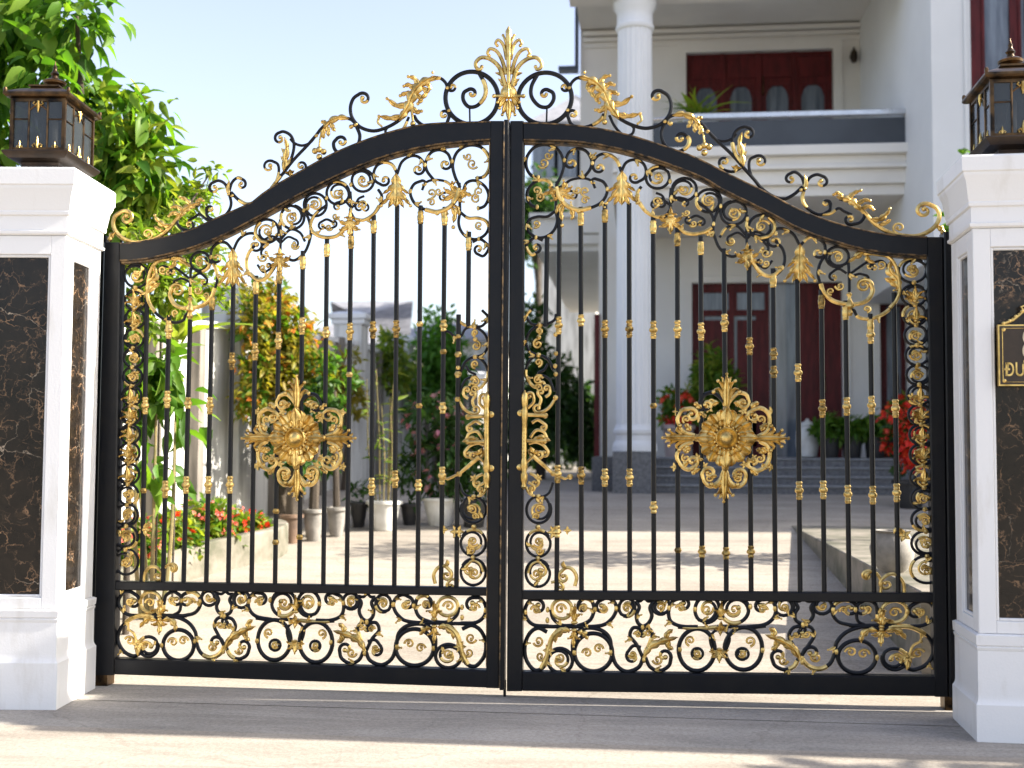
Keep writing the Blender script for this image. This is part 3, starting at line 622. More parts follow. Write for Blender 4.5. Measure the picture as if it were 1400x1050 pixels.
def rosette():
    c = (407, 599); b = MB()
    for i in range(16):
        a = i*22.5+11.25; r = 33+5*abs(math.sin(R(a))); leafgrid(b, [pol(c, a, 11), pol(c, a, r*.65), pol(c, a, r)], 7.6, 0, 5, (1.5, .5), tip=3, nv=6, h0=5, groove=.6)
    for i in range(12): a = i*30+15; leafgrid(b, [pol(c, a, 10), pol(c, a, 18), pol(c, a, 25)], 5.4, 0, 4, (1.3, .6), tip=3, nv=6, h0=9, groove=.5)
    for a, r in ((0, 38), (90, 41), (180, 38), (270, 41)): leafgrid(b, [pol(c, a, 12), pol(c, a, r*.7), pol(c, a, r)], 8.5, 0, 6, (1.1, .7), tip=1, nv=8, h0=8, groove=.3)
    b.lathe(g3(c, 2), [(0, 30/PPM), (4/PPM, 29/PPM), (6/PPM, 15/PPM), (11/PPM, 15/PPM), (13/PPM, 13/PPM), (11/PPM, 11/PPM), (13/PPM, 9/PPM), (17/PPM, 7/PPM), (19/PPM, 3/PPM), (19.5/PPM, .2/PPM)], 28, (0, -1, 0))
    for i in range(18): b.ball(g3(pol(c, i*20, 15.5), 13), 1.9/PPM, 6)
    ro = gold(b, 'rosette')
    for a, r0, r1 in ((270, 40, 46), (90, 41, 44), (180, 36, 40), (0, 38, 42)):
        b = MB(); V = lambda u, v: (c[0]+u*math.cos(R(a))-v*math.sin(R(a)), c[1]+u*math.sin(R(a))+v*math.cos(R(a))); E_ = r0+r1*.98
        leafgrid(b, [V(r0-4, 0), V(r0+r1*.5, 0), V(E_, 0)], 4.6, 0, 4, (.8, .6), tip=1, h0=3); b.ball(g3(V(E_, 0), 3), 2.4/PPM); b.ball(g3(V(r0-2, 0), 6), 5/PPM, 8)
        for sg in (1, -1):
            leafgrid(b, [V(r0-2, sg*1), V(r0+r1*.34, sg*4), V(r0+r1*.56, sg*11), V(r0+r1*.48, sg*16)], 3.4, 0, 3, (.8, .6), tip=2, nv=6); b.ball(g3(V(r0+r1*.46, sg*16), 4), 3/PPM)
            leafgrid(b, [V(r0+r1*.3, sg*1), V(r0+r1*.62, sg*4), V(r0+r1*.78, sg*10)], 3, 0, 3, (.8, .6), tip=2, nv=6); b.ball(g3(V(r0+r1*.78, sg*10.5), 4), 2.6/PPM)
            leafgrid(b, [V(r0+r1*.62, sg*1), V(r0+r1*.84, sg*4), V(r0+r1*.9, sg*7)], 2.4, 0, 2.4, nv=4)
        b.build('gilded_fleuron', 'gold', ro)
    for pts, c1, m, w in (([(407, 556), (414, 546), (423, 539), (433, 541), (439, 550)], (9, 1.1), 'k', 5.4), ([(407, 556), (400, 546), (392, 539), (383, 541), (379, 549)], (-8, 1.1), 'g', 5.6), ([(446, 596), (459, 591), (466, 582), (467, 571), (461, 562), (451, 560)], (-9, 1.0), 'g', 6), ([(368, 597), (358, 590), (354, 578), (356, 566), (365, 559), (376, 562)], (9, .9), 'g', 6),
                          ([(448, 604), (461, 610), (467, 622), (463, 634), (453, 641), (444, 637)], (8, .9), 'g', 6), ([(366, 603), (357, 609), (353, 621), (357, 635), (367, 642), (376, 638)], (-8, .9), 'g', 6), ([(407, 643), (400, 657), (391, 663), (383, 658), (381, 649)], (9, 1.1), 'g', 6), ([(407, 643), (414, 657), (424, 663), (432, 657), (435, 648)], (-9, 1.1), 'g', 6)):
        cv(pts, None, c1, w, m, name='rosette_scroll', off=1).parent = ro
    b = MB()
    for p in ((352, 563), (468, 564), (351, 637), (469, 638), (375, 575), (440, 573), (374, 625), (441, 625), (386, 563), (429, 560), (383, 634), (433, 636)): blossom(b, p, 6.5, 5); b.build('gilded_blossom', 'gold', ro); b = MB()
    for p, q in (((372, 566), (383, 572)), ((443, 566), (432, 572)), ((371, 632), (382, 628)), ((446, 632), (434, 628)), ((458, 620), (450, 614)), ((360, 620), (370, 614))): leafgrid(b, [p, ((p[0]+q[0])/2, (p[1]+q[1])/2-2), q], 4, 2, 3)
    for p, q in (((450, 590), (458, 580)), ((364, 590), (356, 580)), ((450, 611), (459, 618)), ((364, 611), (356, 618)), ((398, 552), (390, 556)), ((416, 552), (424, 556)), ((398, 650), (389, 652)), ((416, 650), (425, 652)), ((437, 560), (447, 552)), ((377, 560), (367, 552)), ((377, 640), (367, 648)), ((437, 640), (447, 648)), ((452, 632), (458, 640)), ((362, 632), (356, 640))): leafgrid(b, [p, ((p[0]+q[0])/2+1.5, (p[1]+q[1])/2-1.5), q], 4.2, 2, 3)
    for p, rr, a0, sg in (((456, 574), 6, 60, -1), ((365, 574), 6, 120, 1), ((456, 626), 6, 300, 1), ((365, 626), 6, 240, -1), ((426, 551), 5, 90, 1), ((387, 551), 5, 90, -1), ((390, 652), 6, 270, 1), ((426, 652), 6, 270, -1)):
        goldcurl(p, rr, a0, sg, 3.8, 1.1).build('gilded_curl', 'gold', ro)
    b.build('gilded_flower', 'gold', ro)

def panel():
    global PART
    PART = 'panel_scroll'
    K = lambda pts, c0=None, c1=None, w=5.6: cv(pts, c0, c1, w)
    K([(255, 842), (212, 841), (178, 841), (166, 833), (162, 822), (168, 811), (178, 809), (187, 814)], None, (10, 1.1))
    ring(206, 823, 14, w=5, col='g')
    K([(212, 841), (222, 836), (224, 826), (227, 814), (237, 809), (245, 813)], None, (9, 1.0)); K([(235, 842), (245, 836), (248, 824)], None, None, 5)
    K([(250, 842), (266, 838), (274, 827), (272, 815), (262, 809), (252, 812)], None, (-9.5, 1.1))
    ring(286, 817, 10.5, 11, w=5); K([(295, 812), (299, 820), (296, 829), (299, 837), (307, 841), (315, 837), (317, 828), (314, 820), (319, 812)]); K([(296, 811), (303, 812), (308, 809), (313, 812), (319, 812)], w=4.6); ring(330, 819, 11, 12, w=5)
    K([(350, 845), (372, 848), (395, 847), (430, 850), (457, 849)], w=5.4)
    K([(372, 847), (351, 843), (341, 833), (340, 820), (347, 811), (357, 811)], None, (9, 1.1)); ring(388, 825, 16.5, 17.5, w=5.4); ring(422, 825, 15, 17.5, w=5.4)
    K([(432, 848), (452, 848), (466, 842), (470, 829), (466, 816), (456, 811)], None, (-9.5, 1.1)); ring(480, 822, 11, w=5)
    K([(488, 815), (494, 824), (491, 835), (495, 845), (502, 849), (509, 844), (511, 834), (508, 824), (513, 816)]); K([(490, 815), (497, 816), (502, 812), (507, 816), (513, 816)], w=4.6); ring(524, 825, 10.5, 12, w=5)
    K([(650, 853), (602, 852), (560, 850), (545, 842), (538, 829), (541, 818), (551, 813), (561, 817)], None, (9, 1.0)); K([(590, 851), (574, 844), (568, 831), (571, 818), (581, 814), (588, 819)], None, (8, 1.0))
    K([(594, 850), (612, 850), (624, 842), (628, 830)], None, None, 5); ring(612, 829, 14, 13, w=5, col='g'); K([(630, 852), (651, 851), (662, 842), (664, 829), (657, 818), (646, 817)], None, (-10, 1.0))
    # lower row
    K([(218, 846), (205, 842), (185, 843), (168, 855), (161, 872), (168, 889), (183, 897), (195, 890)], w=6); ring(203, 884, 13.5, 13.5, w=5.2); ring(244, 882, 21, 21, w=6)
    K([(220, 846), (237, 843), (256, 850), (267, 864), (269, 880), (275, 893), (287, 899), (299, 895), (306, 885), (303, 875)], None, (-9, .9), 6)
    K([(307, 884), (299, 869), (293, 856), (297, 846), (306, 844), (311, 852)], None, (6, .5), 5.4); K([(309, 884), (316, 870), (322, 857), (318, 847), (310, 844)], None, (-6, .9), 5.4)
    K([(309, 884), (315, 896), (326, 901), (337, 896), (341, 886)], None, (-9, .9), 5.6)
    ring(375, 875, 22.5, 27.5, w=6); ring(376, 882, 7.5, w=4.2); ring(432, 878, 22.5, 27.5, w=6); ring(431, 883, 7, w=4.2)
    K([(399, 888), (392, 862), (404, 850), (416, 862), (408, 888)], w=4)
    K([(497, 890), (491, 902), (479, 907), (467, 900), (464, 889)], None, (9, .9), 5.6)
    K([(499, 889), (492, 872), (489, 859), (495, 851), (503, 853)], None, (6, .9), 5.4); K([(501, 889), (509, 873), (518, 862), (515, 852), (507, 851)], None, (-6, .9), 5.4)
    K([(503, 877), (513, 875), (521, 884)], None, (9, .9), 5); K([(500, 890), (506, 903), (522, 909), (536, 900), (542, 882), (545, 866), (556, 856), (574, 853), (588, 858), (595, 872), (595, 888)], w=6)
    ring(567, 885, 26, 25, w=6); ring(613, 897, 17.5, 16, w=5.4)
    K([(600, 858), (612, 855), (624, 866), (629, 880), (635, 904), (649, 911), (662, 897), (664, 878), (657, 862), (645, 855), (632, 860)], w=6)
    # gilding inside the rings
    for x, y, r, a, s in ((178, 822, 6, 0, 1), (206, 824, 7, 180, 1), (236, 820, 5, 90, 1), (262, 822, 5, 30, -1), (286, 818, 5, 0, 1), (330, 820, 5, 90, 1), (355, 824, 6, 180, 1), (389, 824, 8, 20, 1), (422, 825, 8, 200, -1), (455, 824, 6, 0, -1), (481, 823, 6, 90, 1), (524, 826, 6, 180, 1), (554, 827, 6, 0, 1), (582, 827, 6, 30, -1), (614, 829, 8, 180, 1), (649, 831, 7, 0, -1),
                          (178, 876, 7, 200, 1), (199, 882, 7, 30, -1), (237, 878, 7, 180, 1), (251, 876, 7, 0, -1), (302, 854, 5, 0, 1), (314, 855, 4, 180, -1), (368, 865, 7, 100, 1), (440, 866, 7, 80, -1), (376, 882, 5, 20, 1), (431, 883, 5, 160, -1), (481, 892, 7, 10, 1), (494, 858, 5, 200, 1), (508, 860, 5, 0, -1), (514, 886, 6, 10, 1), (560, 880, 7, 180, 1), (575, 886, 7, 0, -1), (644, 872, 8, 20, 1), (641, 892, 7, 180, -1), (613, 893, 7, 30, 1), (290, 884, 6, 0, 1), (328, 889, 6, 180, -1)):
        gold(goldcurl((x, y), r, a, s, 3.6, 1.15), 'gilded_curl')
    b = MB(); palm(b, (219, 846), 90, 20, 3, 50, .2, 2); palm(b, (219, 842), 270, 22, 3, 50, .16, 2); leafgrid(b, [(216, 848), (205, 846), (196, 852), (192, 858)], 4.5, 3, 3); leafgrid(b, [(222, 848), (233, 847), (240, 856), (240, 864)], 4.5, 3, 3); gold(b, 'acanthus_leaf')
    b = MB(); blossom(b, (189, 880), 9, 6); leafgrid(b, [(189, 884), (189, 891), (190, 897)], 3.6, 0, 3); frond(b, [(187, 878), (184, 866), (176, 860)], 2, 1.6, 2.6); gold(b, 'gilded_flower')
    b = MB(); leafgrid(b, [(309, 886), (317, 873), (330, 864), (350, 856)], 5.5, 4, 4); leafgrid(b, [(338, 862), (336, 870), (342, 876)], 4, 2, 3); leafgrid(b, [(342, 860), (340, 852), (346, 847)], 4, 2, 3); frond(b, [(308, 888), (313, 873), (328, 864)], 2.6, 2); gold(b, 'acanthus_leaf')
    b = MB(); leafgrid(b, [(500, 889), (491, 876), (476, 868), (456, 862)], 5.5, 4, 4); leafgrid(b, [(470, 866), (470, 858), (463, 852)], 4, 2, 3); leafgrid(b, [(466, 866), (468, 874), (461, 878)], 4, 2, 3); frond(b, [(499, 890), (492, 876), (476, 868)], 2.6, 2); gold(b, 'acanthus_leaf')
    b = MB(); palm(b, (404, 876), 90, 17, 5, 80, .24); blossom(b, (398, 880), 6); blossom(b, (411, 880), 6); palm(b, (404, 852), 270, 12, 3, 50, .24); gold(b, 'gilded_flower')
    b = MB(); palm(b, (404, 848), 90, 10, 3, 60, .28); palm(b, (405, 836), 270, 22, 3, 34, .15); gold(b, 'gilded_flower')
    b = MB(); palm(b, (594, 856), 90, 22, 3, 30, .16, 2); palm(b, (594, 846), 270, 24, 3, 36, .14, 2); leafgrid(b, [(590, 858), (581, 860), (574, 868)], 4.5, 3, 3); leafgrid(b, [(598, 857), (609, 857), (619, 866), (620, 874)], 5, 3, 3); gold(b, 'acanthus_leaf')
    b = MB(); S = catmull([(612, 856), (622, 864), (629, 880), (633, 895), (640, 908)]); b.tube([g3(p, 1.5) for p in S], 3/PPM, 8); blossom(b, (629, 884), 9, 6); gold(b, 'gilded_flower')
    beads(((192, 822), (221, 822), (249, 821), (274, 822), (341, 822), (370, 820), (406, 826), (437, 825), (470, 824), (538, 826), (566, 828), (598, 828), (632, 830), (267, 876), (222, 882), (307, 842), (502, 850), (543, 884), (593, 886), (306, 890), (499, 893), (352, 876), (453, 878), (632, 844), (664, 834)), 3.4, (.85, .8, 1.25))

KN = ((-13.5, 3.4), (-12.5, 4.2), (-11, 4.9), (-9.5, 4.2), (-8, 3.6), (-6, 4.4), (-4.5, 3.8), (-2.2, 5.8), (.2, 6.3), (2.4, 5.5), (4.2, 3.7), (6, 4.5), (7.5, 3.8), (9.5, 4.7), (11.5, 4), (13.5, 3.4))
def bars(tops, collars, tx):
    for i, (x0, y0, x1, y1, cup) in enumerate(tops):
        a = at(x0, y0, 0); c = at(x1, y1, 0); P = lambda t: np.array([a[0]+(c[0]-a[0])*t, 0, a[2]+(c[2]-a[2])*t])
        e = 9/max(60, y1-y0) if cup else 0
        o = MB().tube([P(t) for t in (-e, .33, .66, 1)], 3.35/PPM, 12).build('baluster_bar', 'iron', LEAF)
        if cup:
            b = MB(); b.lathe(P(0), [(t/PPM, r/PPM) for t, r in ((-2, 3), (-1, 4), (1, 4.6), (3, 3.8), (6, 4.8), (11, 4.6), (13, 3.8), (15, 4.4), (17, 3.4))], 12, c-a); b.build('gilded_ferrule', 'gold' if i % 3 else 'old_gold', o)
        for y, k, m in collars.get(i, ()):
            t = (y-y0)/(y1-y0)
            pr = KN if k == 'K' else ((-9, 3.4), (-7, 4.6), (-4, 3.8), (-1, 6), (1.5, 6), (4, 3.8), (7, 4.5), (9, 3.4)) if k == 'M' else ((-4, 3.4), (-2.5, 4.4), (0, 5.4), (2.5, 4.4), (4, 3.4))
            b = MB(); b.lathe(P(t), [(q/PPM*.92, r/PPM*.95) for q, r in pr], 14, c-a); b.build('bar_collar', m, o)

def gate_leaf(side):
    global SIDE, LEAF
    SIDE = side
    hx = -2.1 if side == 0 else 2.1
    LEAF = empty('gate_leaf', (0, 0, 0), 0, ('left black and gold gate leaf, hinged to the pillar without a plaque' if side == 0 else 'right black and gold gate leaf, hinged to the pillar bearing the plaque'), 'gate', 'leaves of the double iron gate')
    n = 40
    if side == 0:
        top = resx([(146, 335), (165, 334), (185, 333), (220, 327), (262, 316), (300, 299), (349, 277), (369, 261), (420, 232), (457, 212), (500, 194), (540, 181), (575, 173), (612, 170), (650, 169), (690, 168)], np.linspace(168, 672, n))
        bot = resx([(160, 358), (172, 358), (200, 356), (237, 348), (275, 337), (312, 321), (349, 302), (400, 274), (425, 261), (455, 246), (490, 230), (525, 217), (562, 207), (600, 200), (637, 196), (675, 193)], np.linspace(168, 672, n))
        st = lambda ys, f: [(f(y), y) for y in ys]
        ys = np.linspace(333, 921, 8)
        strip([(146-(y-335)*.0265, y) for y in ys], [(168-(y-335)*.0145, y+(.3 if y > 900 else 0)) for y in ys], -.036, .036, .006, 'hinge_stile')
        strip([(137-(y-320)*.024, y) for y in np.linspace(322, 924, 6)], [(145-(y-320)*.0265, y) for y in np.linspace(322, 924, 6)], .0, .06, .004, 'hinge_post')
        strip([(671-(y-168)*.007, y) for y in np.linspace(168, 938.5, 8)], [(690-(y-168)*.008, y) for y in np.linspace(168, 939, 8)], -.036, .036, .006, 'meeting_stile')
        strip([(690.4-(y-168)*.008, y) for y in np.linspace(167, 941, 8)], [(697-(y-168)*.008, y) for y in np.linspace(167, 941, 8)], -.046, .03, .004, 'astragal')
        line('edge_trim', [(690.6-(y-168)*.008, y) for y in np.linspace(170, 938, 8)], 2.4, .046); line('edge_trim', [(670.5-(y-196)*.006, y) for y in np.linspace(197, 910, 8)], 1.6, .036)
        xs = np.linspace(161, 667, 10); br = lambda x, a, b: a+(b-a)*(x-161)/506
        strip([(x, br(x, 899, 915)) for x in xs], [(x, br(x, 920.5, 938.5)) for x in xs], -.034, .034, .006, 'bottom_rail')
        strip([(x, br(x, 794, 803)) for x in np.linspace(161, 667, 6)], [(x, br(x, 806, 814)) for x in np.linspace(161, 667, 6)], -.026, .026, .004, 'middle_rail')
        T = [(201, 402, 194, 797, 0), (231, 440, 223, 797, 1), (260, 437, 251, 797, 0), (290, 408, 282, 797, 1), (319, 388, 312, 798, 0), (350, 386, 344, 798, 1), (382, 372, 376, 799, 1), (414, 352, 409, 799, 1), (447, 335, 442, 800, 1), (480, 324, 474, 800, 1), (511, 303, 507, 801, 1), (543, 281, 539, 802, 0), (575, 290, 571, 802, 1), (608, 292, 603, 803, 1), (641, 326, 640, 447, 1), (627, 430, 624, 804, 0)]
        k, g, o = 'K', 'gold', 'old_gold'
        C = {0: [(556, k, g), (672, 'S', o)], 1: [(452, k, g), (547, k, g), (670, k, g)], 2: [(552, 'M', g), (664, k, g)], 3: [(556, k, g), (664, k, g)], 4: [(495, k, o), (664, k, g)], 5: [(482, k, g)], 6: [(467, k, g), (700, 'S', o), (742, 'S', o)], 7: [(447, k, g), (735, 'S', o)], 8: [(456, 'M', g)], 9: [(455, k, g), (514, 'S', g)], 10: [(453, k, o), (667, k, g)], 11: [(452, k, o), (657, k, g)], 12: [(445, 'S', g), (665, 'M', g), (557, 'S', o)], 13: [(447, 'M', g), (560, 'M', g), (652, k, g), (483, 'S', o)], 15: [(485, 'S', g), (512, 'S', g)]}
        lipx = (667, 672)
    else:
        top = resx([(700, 169), (716, 170), (750, 171), (800, 175), (850, 184), (900, 199), (950, 217), (1000, 242), (1050, 266), (1087, 286), (1125, 301), (1162, 312), (1200, 320), (1237, 324), (1285, 326)], np.linspace(717, 1265, n))
        bot = resx([(712, 193.5), (719, 194), (775, 195.5), (817, 200), (862, 210), (912, 226), (962, 246), (987, 261), (1050, 292), (1087, 312), (1125, 327), (1162, 338), (1200, 346), (1237, 350), (1270, 351.5)], np.linspace(717, 1265, n))
        ys = np.linspace(168, 943, 8)
        strip([(698.5-(y-168)*.006, y) for y in ys], [(717-(y-168)*.0025, y) for y in ys], -.036, .036, .006, 'meeting_stile')
        ys = np.linspace(326, 950.5, 8)
        strip([(1265+(y-350)*.018, y) for y in ys], [(1287+(y-326)*.012, y) for y in ys], -.036, .036, .006, 'hinge_stile')
        strip([(1287.5+(y-320)*.012, y) for y in np.linspace(319, 951, 6)], [(1300+(y-320)*.011, y) for y in np.linspace(319, 951, 6)], -.045, .05, .006, 'hinge_post')
        xs = np.linspace(715.5, 1276, 10); br = lambda x, a, b: a+(b-a)*(x-715)/560
        strip([(x, br(x, 917, 923.5)) for x in xs], [(x, br(x, 943, 950)) for x in xs], -.034, .034, .006, 'bottom_rail')
        strip([(x, br(x, 807, 810)) for x in np.linspace(715.5, 1274, 6)], [(x, br(x, 819, 823)) for x in np.linspace(715.5, 1274, 6)], -.026, .026, .004, 'middle_rail')
        T = [(748, 325, 746, 447, 0), (765, 290, 761, 809, 0), (794, 292, 795, 809, 1), (827, 288, 827, 810, 1), (860, 278, 861, 810, 0), (893, 303, 894, 811, 1), (926, 320, 927, 811, 1), (958, 332, 960, 811, 1), (990, 340, 993, 812, 0), (1024, 345, 1027, 812, 1), (1057, 376, 1060, 812, 1), (1090, 382, 1094, 812, 0), (1123, 405, 1127, 813, 1), (1156, 420, 1161, 813, 1), (1190, 438, 1195, 813, 1), (1222, 400, 1228, 814, 0)]
        k, g, o = 'K', 'gold', 'old_gold'
        C = {1: [(447, k, g), (650, k, g), (728, 'M', g)], 2: [(440, 'M', g), (652, k, o)], 3: [(452, k, o), (655, k, g)], 4: [(452, k, 'old_gold'), (655, k, g)], 5: [(453, k, g), (557, 'S', o), (695, 'M', g)], 6: [(452, k, g), (753, 'S', o)], 7: [(455, k, g), (755, 'M', o)], 8: [(443, k, g), (757, 'M', o)], 9: [(475, k, 'old_gold'), (755, 'M', o)], 10: [(485, 'M', o), (510, 'M', o)], 11: [(511, k, g), (672, k, g)], 12: [(560, k, 'old_gold'), (671, k, g)], 13: [(557, k, g), (677, k, g)], 14: [(458, k, g), (555, k, g), (678, k, g)], 15: [(560, k, g), (675, k, g)]}
    ar = strip(top, bot, -.037, .037, .007, 'arch_rail')
    line('edge_trim', [(x, y+.6) for x, y in top], 2.4, .036*PPM*0+.035, 'trim', ar); line('edge_trim', [(x, y-.8) for x, y in bot], 3.0, .033, 'trim', ar)
    strip([(x, y-.5) for x, y in bot], [(x, y+3.5) for x, y in bot], -.022, .022, .003, 'arch_lip', 'trim')
    bars(T, C, None)
    crest(); band(); borders(); handle(); rosette(); panel()
    if side == 0:
        fi = finial()
        a = at(690, 938, 0); MB().tube([(a[0], 0, a[2]+.03), (a[0], 0, -.02)], .007, 8).build('drop_bolt', 'iron', LEAF)
    # hinge and floor pivot
    bx = at(141, 936, 0) if side == 0 else at(1300, 967, 0)
    zt = at(141, 920, 0)[2] if side == 0 else at(1300, 950, 0)[2]
    MB().box(bx[0]-.035, bx[0]+.035, -.03, .05, -.01, zt+.004, .006).build('floor_pivot', 'bronze', LEAF)
    for y in (380, 640, 870):
        q = at(143-(y-335)*.026, y, 0) if side == 0 else at(1298, y, 0); MB().lathe((q[0]-.02*(1 if side == 0 else -1), .035, q[2]-.05), [(0, .013), (.005, .016), (.095, .016), (.1, .013)], 10).build('hinge', 'iron', LEAF)
    return LEAF
gate_leaf(0); gate_leaf(1)
# ------------------------------------------------------------------ ground
def sheet(name, x0, x1, y0, y1, m, dz=0.0, kind='structure', nx=2):
    ys = sorted(set([y0, y1]+[v for v in (G0-.4, G0-.15, G0, G0+.2, G0+.45, G1-.4, G1, G1+.4) if y0 < v < y1])); vs = []; fs = []
    for y in ys:
        z = gz(y)+dz
        if abs(y-G0) < .46: t = (y-G0+.46)/.92; z = dz+GS*.46*t*t*.98
        for i in range(nx): vs.append((x0+(x1-x0)*i/(nx-1), y, z))
    for j in range(len(ys)-1):
        for i in range(nx-1): fs.append((j*nx+i, j*nx+i+1, j*nx+nx+i+1, j*nx+nx+i))
    return tag(MB().add(vs, fs).build(name, m, None), kind=kind)
sheet('ground', -400, 400, -60, 600, 'ground', -.006)
sheet('driveway', -3.3, 9.5, .02, 30, 'drive', 0.0)
sheet('road', -30, 30, -40, -.86, 'drive', 0.0)
sheet('apron', -30, 30, -.86, -.353, 'apron', 0.0)
sheet('apron', -30, 30, -.344, .02, 'apron', 0.0)

# ------------------------------------------------------------------ gate pillars
def pillar(cpx, vpx, Yf, farpx, w, sgn, lv, label, plaque=False):
    P = at(cpx, 600, Yf); d = ray(vpx, 612); dx, dy = d[0], d[1]; l = math.hypot(dx, dy); dx /= l; dy /= l
    lo, hi = .1, 1.5
    for _ in range(40):
        m = (lo+hi)/2; x = px_of((P[0]+dx*m, P[1]+dy*m, 1.2))[0]
        if (x < farpx) == (sgn < 0): lo = m
        else: hi = m
    D = lo; rz = math.atan2(-dx, dy)
    Z = lambda y: float(at(cpx, y, Yf)[2])
    root = empty('gate_pillar', (P[0], P[1], 0), rz, label, 'gate pillar', 'pillars either side of the gate')
    xa, xb = (-w, 0) if sgn < 0 else (0, w)
    def rect(o, z): return [(xa-o, -o), (xb+o, D+o), z]
    z = [Z(y) for y in lv]                                   # plinth top, block top, moulding top, shaft top, neck, cap...
    zpl, zbl, zmo, zsh, znk, zcv, zct = z
    b = MB(); b.rings([rect(.020, -.02), rect(.020, zpl-.004), rect(.017, zpl), rect(.012, zpl+.012), rect(.010, zpl+.022), rect(.0095, zpl+.035), rect(.0095, zbl), rect(.012, zbl+.004), rect(.014, zbl+.014), rect(.009, zbl+.018), rect(.015, zbl+.024), rect(.017, zmo-.006), rect(.006, zmo)]); b.build('base', 'white', root, 25)
    b = MB(); b.rings([rect(-.02, zmo), rect(-.02, zsh)]); b.build('shaft', 'white', root, 25)
    b = MB(); b.rings([rect(.004, zsh), rect(.014, zsh+.006), rect(.016, zsh+.018), rect(.008, zsh+.024), rect(.008, znk), rect(.018, znk+.005), rect(.02, znk+.018), rect(.018, znk+.024), rect(.022, znk+.035), rect(.032, zcv-.03), rect(.041, zcv-.01), rect(.044, zcv), rect(.044, zcv+.006), rect(.05, zcv+.012), rect(.052, zct-.008), rect(.047, zct)]); b.build('capital', 'white', root, 25)
    ft, fb = Z(lv[3]+26), zmo+.052
    def facepanel(side):
        # framed marble panel on one face; local 2D (s along face, z) -> 3D
        if side == 'front': f0, f1, fn = xa, xb, lambda s, t, z: (s, -t, z)
        elif side == 'inner': f0, f1, fn = 0.0, D, (lambda s, t, z: ((xb if sgn < 0 else xa)-sgn*t, s, z))
        elif side == 'outer': f0, f1, fn = 0.0, D, (lambda s, t, z: ((xa if sgn < 0 else xb)+sgn*t, s, z))
        else: f0, f1, fn = xa, xb, lambda s, t, z: (s, D+t, z)
        fw = .070 if side in ('front', 'back') else .105
        b = MB()
        def bar(s0, s1, z0, z1, t0, t1, ch=.004):
            pr = []
            for q, t in ((0, t0), (0, t1-ch), (ch, t1)):
                pr.append([fn(s0+q, t, z0+q), fn(s1-q, t, z0+q), fn(s1-q, t, z1-q), fn(s0+q, t, z1-q)])
            vs = sum(pr, []); fs = [(i*4+k, i*4+(k+1) % 4, i*4+4+(k+1) % 4, i*4+4+k) for i in range(2) for k in range(4)]+[(3, 2, 1, 0), (8, 9, 10, 11)]
            b.add(vs, fs)
        e = .0012 if side in ('front', 'back') else 0
        e0 = -e; bar(f0+e0, f0+fw, zmo+.001, zsh-.001, -.021, e, .003); bar(f1-fw, f1-e0, zmo+.001, zsh-.001, -.021, e, .003); bar(f0+fw, f1-fw, ft, zsh-.001, -.021, e, .003); bar(f0+fw, f1-fw, zmo+.001, fb, -.021, e, .003)
        k = .013
        bar(f0+fw, f0+fw+k, fb, ft, -.021, -.006, .004); bar(f1-fw-k, f1-fw, fb, ft, -.021, -.006, .004); bar(f0+fw+k, f1-fw-k, ft-k, ft, -.021, -.006, .004); bar(f0+fw+k, f1-fw-k, fb, fb+k, -.021, -.006, .004)
        fr = b.build('panel_frame', 'white', root, 30)
        b = MB(); bar(f0+fw+k, f1-fw-k, fb+k, ft-k, -.021, -.0165, .001); b.build('marble_panel', 'marble', fr, 0)
    for s in ('front', 'inner', 'back', 'outer'): facepanel(s)
    return root, P, D, rz, zct, Z
LL = pillar(83, 715, -.55, 131, .43, -1, (905, 851, 833, 322, 296, 258, 232), 'white gate pillar with dark marble panels and no plaque, below the overhanging tree')
RR = pillar(1334.5, 930, -.60, 1305, .43, 1, (961, 889, 866, 312, 284, 240, 215), 'white gate pillar with dark marble panels carrying a number plaque')

